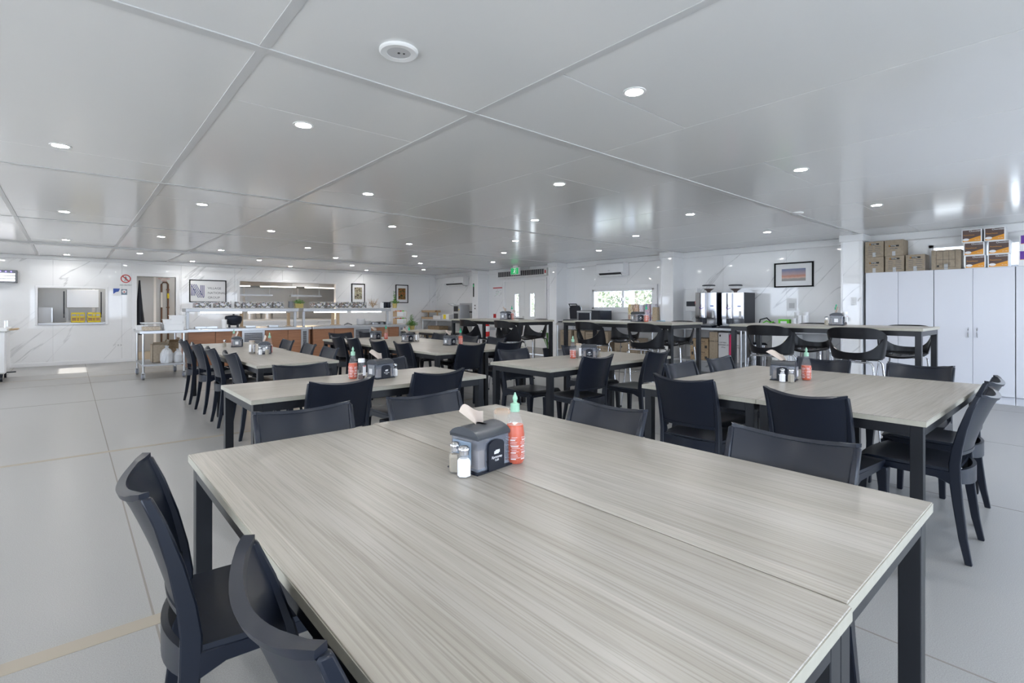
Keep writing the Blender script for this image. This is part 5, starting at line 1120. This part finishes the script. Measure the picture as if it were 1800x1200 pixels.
box2(1246.5, 1262, ZS, .535, 8.94, .4, 'tall tan carton under the coffee bench', 'card', g, None, [('COFFEE CUPS', .034, 0, .68)]); box2(1262.5, 1280.5, ZS, .53, 8.93, .4, 'tall white carton with black lettering under the coffee bench', 'gray', g, [(-.8, -.5, .86, .07)], [('CUP MILK', .030, -.1, .66), ('DISPENSER LID', .032, 0, .58), ('White', .03, 0, .50)])
box2(1290, 1300, ZS, .51, 8.96, .4, 'narrow grey carton at the right under the coffee bench', 'gray', g, None, [('SUPER', .03, 0, .6), ('WHITE', .03, 0, .52)])
y = onX(1285.5, 600, 8.97).y; t = empty('napkin_pack', (8.99, y, ZS), label='bright pink plastic-wrapped pack between the pale cartons under the coffee bench', cat='pack'); build('wrap', MB().box(-.05, .3, -.035, .035, 0, .50), M['pink'], t, bevel=.02); build('white_mark', MB().box(-.052, -.05, -.02, .02, .05, .12), M['paper'], t)
# coffee machines
XM = 8.98
def coffee(u0, u1, label):
    y1, y0 = onX(u0, 540, XM).y, onX(u1, 540, XM).y; w_ = (y1-y0)/2; t = empty('coffee_machine', (XM, (y0+y1)/2, BH), label=label, cat='coffee machine', group='chrome fronted coffee machines'); H = onX((u0+u1)/2, 514, XM).z-BH
    build('cabinet_body', MB().box(.03, .46, -w_, w_, .03, H), M['blk'], t, bevel=.004)
    build('chrome_front', MB().box(0, .03, -w_, w_, H*.26, H), M['mirror'], t, bevel=.003)
    build('door_column', MB().tube([(0, w_*.25, H*.28), (0, w_*.25, H*.985)], w_*.30, 20), M['mirror'], t, smooth=.9)
    build('spout_block', MB().box(-.06, .05, w_*.10, w_*.45, H*.12, H*.27), M['blk'], t, bevel=.006); build('front_lower', MB().box(.02, .04, -w_, w_, .05, H*.26), M['mirror'], t)
    build('display', MB().box(-.003, 0, -w_*.75, -w_*.45, H*.60, H*.63), M['blue'], t); build('keypad', MB().box(-.003, 0, -w_*.8, -w_*.6, H*.28, H*.48), M['gray'], t)
    m = MB(); m.tube([(-.056, w_*.45, H*.58), (-.062, w_*.30, H*.53), (-.056, w_*.05, H*.57)], .006, 6).tube([(-.06, w_*.24, H*.66), (-.062, w_*.30, H*.62), (-.06, w_*.20, H*.59)], .004, 6); build('swirl_logo', m, M['purple'], t)
    build('drip_tray', MB().box(-.14, .04, -w_*.9, w_*.9, .0, .045), M['blk'], t, bevel=.004); build('tray_grid', MB().box(-.13, .0, -w_*.8, w_*.8, .045, .05), M['steel2'], t)
    h = build('bean_hopper', MB().lathe([(0, H), (.03, H), (.04, H+.03), (.105, H+.075), (.11, H+.125), (0, H+.125)], 24, c=(.16, w_*.1, 0)), M['plas'], t, smooth=.7)
    build('beans', MB().lathe([(0, H+.002), (.026, H+.002), (.036, H+.033), (.095, H+.075), (0, H+.078)], 24, c=(.16, w_*.1, 0)), M['dkbr'], h); build('hopper_lid', MB().lathe([(0, H+.126), (.118, H+.126), (.118, H+.14), (.10, H+.15), (0, H+.15)], 24, c=(.16, w_*.1, 0)), M['blk'], h, smooth=.7)
    for q in (-1, 1):
        for xx in (.06, .42): build('foot', MB().lathe([(.015, 0), (.015, .03)], 8, c=(xx, q*w_*.8, 0)), M['blk'], t)
coffee(1222, 1259, 'left chrome-fronted coffee machine with a bean hopper'); coffee(1268.5, 1307, 'right chrome-fronted coffee machine with black side panel')
a = onX(1205, 507, XR-.12); b = onX(1226, 547, XR-.12); t = empty('water_boiler', (XR, (a.y+b.y)/2, b.z), label='white wall-mounted water boiler left of the coffee machines', cat='water heater'); w_ = (a.y-b.y)/2; h = a.z-b.z
build('casing', MB().box(-.14, 0, -w_, w_, 0, h), M['whitegloss'], t, bevel=.008); build('display_panel', MB().box(-.143, -.14, -w_*.9, w_*.75, .10, .20), M['blk'], t); build('spout', MB().tube([(-.10, 0, 0), (-.11, 0, -.08), (-.13, .01, -.2)], .008), M['steel'], t); build('red_tap', MB().lathe([(.012, 0), (.014, .05), (.006, .09)], 10, c=(-.155, -w_*.85, .14)), M['red'], t)
t = empty('wire_basket', (9.25, onX(1208, 560, 9.25).y, BH), label='small dark wire basket under the water boiler', cat='basket'); m = MB()
for k in range(5): m.tube([(-.06, -.08+.04*k, 0), (-.06, -.08+.04*k, .09)], .003, 4).tube([(.06, -.08+.04*k, 0), (.06, -.08+.04*k, .09)], .003, 4)
for z in (.0, .045, .09): m.tube([(-.06, -.08, z), (-.06, .08, z), (.06, .08, z), (.06, -.08, z), (-.06, -.08, z)], .003, 4)
build('wire_frame', m, M['greypl'], t)
# cups and small things on the third bench
def cup(u, z, label, X=9.2, r=.038, h=.085):
    y = onX(u, 560, X).y; t = build('paper_cup', MB().lathe([(0, 0), (r*.72, 0), (r, h-.008), (r*1.05, h), (r*.95, h), (r*.66, .004), (0, .004)], 18), M['whitegloss'], smooth=.7, label=label, cat='cup', group='inverted and stacked white cups beyond the right bar table'); t.location = (X, y, z)
for i, (u, n, lab) in enumerate(((1397, 3, 'left front stack'), (1405.5, 4, 'tallest middle stack'), (1414.5, 4, 'right stack'), (1400.5, 5, 'back left stack'), (1417.5, 5, 'back right stack'))):
    for k in range(n): cup(u, BH+k*.052, 'white paper cup in the %s, %s' % (lab, ('lowest', 'second', 'third', 'fourth', 'topmost')[k] if k < n-1 else 'topmost'), 9.15 if i < 3 else 9.30)
p = onX(1379.5, 562, 9.2); t = empty('tea_box', (9.2, p.y, BH+.12), label='bright green tea box beyond the right bar table', cat='box'); build('body', MB().box(-.05, .05, -.085, .085, -.119, .05), M['limegreen'], t); build('label_print', MB().box(-.052, -.05, -.05, .05, -.02, .02), M['paper'], t)
p = onX(1348, 562, 9.2); t = empty('cable_tangle', (9.2, p.y, BH), label='black and lime cables heaped right of the coffee machines', cat='cable'); build('black_cable', MB().tube([(0, .15, .02), (-.03, .10, .16), (0, .0, .19), (.02, -.06, .12), (0, -.14, .10)], .012, 6), M['blk'], t, smooth=.9); build('lime_cable', MB().tube([(-.05, .05, .10), (-.06, -.02, .14), (-.05, -.08, .11), (-.06, -.14, .13)], .010, 6), M['limegreen'], t, smooth=.9); build('white_cable', MB().tube([(.2, .20, .30), (.15, .10, .24), (.12, .02, .1), (.1, .0, .01)], .005, 6), M['white'], t); build('cable_base', MB().box(-.06, .06, -.15, .15, 0, .10), M['blk'], t, bevel=.01)
# under bench appliances right
a = yb(1356); b = yb(1390); t = empty('bar_fridge', (9.15, (a+b)/2, 0), label='plain white bar fridge with a yellow energy label under the third bench', cat='fridge'); w_ = (a-b)/2; build('fridge_body', MB().box(-.2, .25, -w_, w_, .02, .82), M['white'], t, bevel=.006); build('fridge_door', MB().box(-.235, -.203, -w_, w_, .03, .82), M['white'], t, bevel=.006); build('energy_label', MB().box(-.237, -.235, -w_*.9, -w_*.3, .62, .72), M['yellow'], t); build('foot', MB().box(-.2, .2, -w_*.9, w_*.9, 0, .02), M['blk'], t)
for i, (u0, u1) in enumerate(((1318, 1330), (1333, 1347), (1430, 1446), (1450, 1466))):
    a, b = yb(u0, 9.05), yb(u1, 9.05); r = (a-b)/2*.92; t = empty('steel_bin', (9.1, (a+b)/2, 0), label='tall ribbed stainless bin under the third bench, %s' % ('leftmost', 'second from the left', 'third, right of the fridge', 'rightmost')[i], cat='bin', group='stainless bins under the third bench'); build('bin_body', MB().lathe([(0, 0), (r, 0), (r, .62), (0, .62)], 24), M['chrome'], t, smooth=.8)
    for z in (.15, .35): build('bin_band', MB().lathe([(r, z), (r+.004, z+.005), (r+.004, z+.02), (r, z+.025)], 24), M['steel2'], t)
    build('bin_lid', MB().lathe([(0, .66), (r*.5, .66), (r, .63), (r+.003, .62), (0, .62)], 24), M['blk'], t, smooth=.8)
# window bench top: sandwich press, microwave, cereal, bowls
def yw(u, X=9.15): return onX(u, 555, X).y
t = empty('sandwich_press', (9.1, yw(1009, 9.1), BH), label='upright open black sandwich press with silver rim on the window bench', cat='sandwich press')
build('press_base', MB().box(-.20, .15, -.18, .18, 0, .09), M['blk'], t, bevel=.01); build('press_lid', MB().prism([(-.155, .10), (.155, .10), (.175, .36), (.13, .42), (-.13, .42), (-.175, .36)], 0, .02, .09), M['blk'], t, bevel=.01); build('lid_rim', MB().tube([(.05, -.165, .12), (.05, -.185, .36), (.05, -.13, .43), (.05, .13, .43), (.05, .185, .36), (.05, .165, .12)], .012, 8), M['steel'], t, smooth=.9)
build('handle', MB().tube([(-.0, -.12, .40), (-.05, -.12, .46), (-.05, .12, .46), (0, .12, .40)], .012, 8), M['blk'], t, smooth=.9); build('grill_tray', MB().box(-.24, -.2, -.2, .3, .02, .05), M['blk'], t)
a, b = yw(1023, 9.1), yw(1063, 9.1); t = empty('microwave_oven', (9.1, (a+b)/2, BH), label='black and silver microwave oven on the window bench', cat='microwave'); w_ = (a-b)/2; build('oven_body', MB().box(-.16, .25, -w_, w_, .01, .31), M['blk'], t, bevel=.006); build('oven_door', MB().box(-.175, -.16, -w_*.30, w_, .02, .30), M['greypl'], t); build('door_glass', MB().box(-.178, -.175, -w_*.15, w_*.85, .06, .25), M['blk'], t); build('top_trim', MB().box(-.179, -.175, -w_*.30, w_, .265, .295), M['steel'], t); build('handle', MB().tube([(-.20, -w_*.25, .07), (-.20, -w_*.25, .25)], .009), M['steel'], t); build('control_panel', MB().box(-.175, -.16, -w_, -w_*.34, .02, .30), M['blk'], t)
for i, (u0, u1, v, art) in enumerate(((1101, 1109.5, 535, 'cereal1'), (1111, 1119, 535, 'cereal2'), (1120.5, 1127.5, 536, 'cereal4'), (1131, 1139.5, 534.5, 'cereal3'), (1141, 1149, 534.5, 'cereal4'))):
    X = 9.1; a, b = yw(u0, X), yw(u1, X); z1 = onX(u0, v, X).z; t = empty('cereal_box', (X+.1, (a+b)/2, BH+.002), label='%s cereal packet standing on the window bench' % ('yellow', 'red and brown', 'pale blue-grey', 'purple and cream', 'white and red')[i], cat='packet', group='cereal packets on the window bench'); w_ = (a-b)/2-.002
    build('packet', MB().box(-.04, .04, -w_, w_, 0, z1-BH), M[art], t, bevel=.002); build('packet_top', MB().box(-.03, .03, -w_, w_, z1-BH, z1-BH+.004), M['paper'], t)
t = empty('grain_bag', (9.15, yw(1153), BH), label='tall clear bag of brown grain beside the cereal packets', cat='bag'); build('bag_body', MB().loft([[Vector((a*.05*k, b*.06*k, z)) for a, b in ((-1, -1), (1, -1), (1, 1), (-1, 1))] for k, z in ((.9, 0), (1.1, .05), (1, .25), (.95, .38))]), M['grainbag'], t, bevel=.01); build('bag_top', MB().box(-.04, .04, -.05, .05, .38, .40), M['bag'], t)
t = empty('lunch_tub', (9.15, yw(1160, 9.15)-.03, BH), label='low clear tub with a light blue lid at the right end of the window bench', cat='tub'); build('tub_body', MB().box(-.06, .06, -.09, .07, 0, .09), M['plas'], t); build('tub_lid', MB().box(-.065, .065, -.095, .075, .09, .105), mat('light_blue_lid', (.2, .45, .62), .4), t)
t = empty('magazine_pile', (9.02, yw(1105, 9.0), BH), label='flat pile of leaflets on the window bench before the cereal', cat='papers'); build('top_sheet', MB().box(-.07, .07, -.10, .14, .03, .035), M['cereal4'], t); build('sheets', MB().box(-.07, .07, -.11, .13, 0, .03), M['blue'], t)
# ------------------------------------------------------------------ FAR CORNER BENCH
def yc(u, X=9.1): return onX(u, 555, X).y
t = empty('bread_rack', (9.1, yc(753), BH), label='two-tier timber rack of bread rolls on the far corner bench', cat='rack'); w_ = abs(yc(737)-yc(769))/2
for z in (.0, .22): build('tray', MB().box(-.12, .12, -w_, w_, z, z+.012).box(-.12, -.11, -w_, w_, z+.012, z+.07).box(.11, .12, -w_, w_, z+.012, z+.07), M['ply'], t)
for y in (-w_+.02, 0, w_-.02): build('post', MB().box(-.02, .02, y-.015, y+.015, .07, .22), M['ply'], t)
rr = random.Random(2)
for i, z in enumerate((.014, .234)):
    for k in range(7):
        if i == 1 and k == 3: continue
        f = build('bread_roll', MB().lathe([(0, 0), (.03, .004), (.045, .025), (.032, .05), (0, .058)], 12), M['bread'], smooth=1.2, label='bread roll, %s from the right, on the %s tier of the timber rack' % (('first', 'second', 'third', 'fourth', 'fifth', 'sixth', 'seventh')[k], ('lower', 'upper')[i]), cat='bread', group='bread rolls on the %s tier' % ('lower', 'upper')[i]); f.location = (9.1, t.location.y-w_+.10+k*(2*w_-.2)/6, BH+z)
def simple(name, X, u, z, d, mt, label, cat, extra=None):
    t = empty(name, (X, onX(u, 555, X).y, z), label=label, cat=cat); build('body', MB().box(-d[0]/2, d[0]/2, -d[1]/2, d[1]/2, 0, d[2]), M[mt], t, bevel=.004)
    if extra: build(extra[0], MB().box(*extra[1]), M[extra[2]], t)
    return t
simple('bread_bag', 9.0, 772, BH, (.2, .42, .12), 'paper', 'long white paper bag lying on the far corner bench', 'bag', ('bag_fold', (-.08, .08, .21, .26, .02, .08), 'bag'))
simple('food_carton', 9.0, 789, BH, (.25, .36, .17), 'paper', 'white carton with yellow and blue print on the far corner bench', 'box', ('yellow_print', (-.128, -.125, -.02, .12, .02, .16), 'yellow'))
t = simple('conveyor_toaster', 9.05, 811, BH, (.36, .34, .46), 'steel2', 'steel conveyor toaster with black openings on the far corner bench', 'toaster', ('upper_opening', (-.183, -.18, -.08, .14, .26, .42), 'dark')); build('lower_opening', MB().box(-.183, -.18, -.08, .14, .04, .2), M['dark'], t); build('loading_rack', MB().tube([(-.18, .16, .42), (-.36, .2, .50), (-.36, -.06, .50), (-.18, -.1, .42)], .008), M['steel'], t); build('warning_label', MB().box(-.183, -.18, -.15, -.11, .30, .34), M['yellow'], t)
t = empty('steel_screen', (9.548, onX(822, 540, 9.5).y, .0), label='grey steel sheet panel on the wall beside the far column', cat='panel'); build('body', MB().box(-.04, .0, -.25, .45, .05, 1.42), M['steel2'], t); build('top_rail', MB().box(-.045, -.04, -.25, .45, 1.12, 1.16), M['ink'], t); build('foot', MB().box(-.04, 0, -.2, .4, 0, .05), M['blk'], t)
g = 'cartons under the far corner bench'
for i, (u0, u1, z, h, mt) in enumerate(((739, 747, .29, .26, 'card'), (748, 760, .29, .26, 'card2'), (761, 769, .29, .24, 'card2'), (770, 778, .29, .22, 'card'), (752, 772, .56, .12, 'card2'), (742, 752, 0, .24, 'card'), (754, 765, 0, .24, 'card2'), (768, 778, 0, .25, 'card'))):
    box2(u0, u1, z, h, 8.98, .35, 'brown carton %s under the far corner bench' % ('at the left of the shelf', 'second along the shelf', 'third along the shelf', 'at the right of the shelf', 'lying across the top of the others', 'on the floor at the left', 'on the floor in the middle', 'on the floor at the right')[i], mt, g)
# fire extinguisher and floor plant by the doors
p = onX(856, 580, 9.25); t = empty('fire_extinguisher', (9.25, p.y, .0), label='red fire extinguisher hung on the wall behind the left bar table', cat='fire extinguisher'); z0 = onX(856, 592, 9.25).z; z1 = onX(856, 566, 9.25).z
build('cylinder', MB().lathe([(0, z0), (.07, z0+.01), (.078, z0+.04), (.078, z1-.10), (.05, z1-.04), (.025, z1-.02), (.025, z1), (0, z1)], 20), M['extred'], t, smooth=.8); build('label_print', MB().lathe([(.0785, z0+.16), (.0785, z0+.32)], 20), M['paper'], t); build('valve_handle', MB().box(-.08, .05, -.015, .015, z1, z1+.05), M['blk'], t); build('hose', MB().tube([(0, .03, z1), (0, .12, z1-.05), (0, .13, z0+.2), (0, .16, z0+.02)], .012, 8), M['blk'], t, smooth=.9); build('bracket', MB().box(.07, .30, -.03, .03, z0+.2, z0+.28), M['steel2'], t); build('red_sign', MB().box(.29, .298, -.06, .06, z1+.12, z1+.24), M['red'], t)
p = onX(962, 590, 9.2); t = empty('floor_plant', (9.2, p.y-.02, 0), label='leafy floor plant half hidden by the leg of the left bar table', cat='plant'); build('pot', MB().lathe([(0, 0), (.10, 0), (.14, .24), (.12, .24), (.11, .2), (0, .2)], 18), M['blk'], t, smooth=.8); m = MB(); rr = random.Random(12)
for k in range(11):
    a = rr.uniform(0, 2*pi); l = rr.uniform(.25, .4); z0 = rr.uniform(.4, .75); c, s_ = cos(a), sin(a); w_ = .035
    m.add([(0, 0, .2), (c*l*.5-s_*w_, s_*l*.5+c*w_, z0), (c*l*.5, s_*l*.5, z0+.01), (c*l*.5+s_*w_, s_*l*.5-c*w_, z0), (c*l, s_*l, z0-.05+rr.uniform(-.1, .1))], [(0, 3, 2), (0, 2, 1), (1, 2, 4), (2, 3, 4)])
build('foliage', m, M['leaf'], t)['kind'] = 'stuff'
# ------------------------------------------------------------------ LEFT EDGE: servery trolley with glass
p = onY(11, 640, 12.2); X1 = onY(12, 600, 12.2).x
t = empty('food_cart', (X1-.55, 12.6, 0), label='white wheeled food cart cut off by the left edge of the photo', cat='food cart')
build('cart_body', MB().box(-.55, .54, -.40, .45, .14, .86), M['whitegloss'], t, bevel=.02); build('cart_top', MB().box(-.58, .56, -.43, .48, .86, .92), M['white'], t, bevel=.01); build('glass_guard', MB().box(-.58, .64, -.2, .3, 1.04, 1.05), M['plas'], t); build('guard_post', MB().box(.5, .52, -.18, -.16, .92, 1.04).box(.5, .52, .26, .28, .92, 1.04), M['steel'], t)
build('push_handle', MB().tube([(.54, -.1, .88), (.66, -.1, .89), (.66, .2, .89), (.54, .2, .88)], .015, 8), M['ply'], t, smooth=.9)
for x in (-.45, .48):
    for y in (-.33, .38): build('castor', MB().tube([(x-.015, y, .055), (x+.015, y, .055)], .055, 16).box(x-.02, x+.02, y-.02, y+.02, .10, .14), M['blk'], t)
build('brake_pedal', MB().box(.48, .62, .33, .37, .09, .11), M['blk'], t)
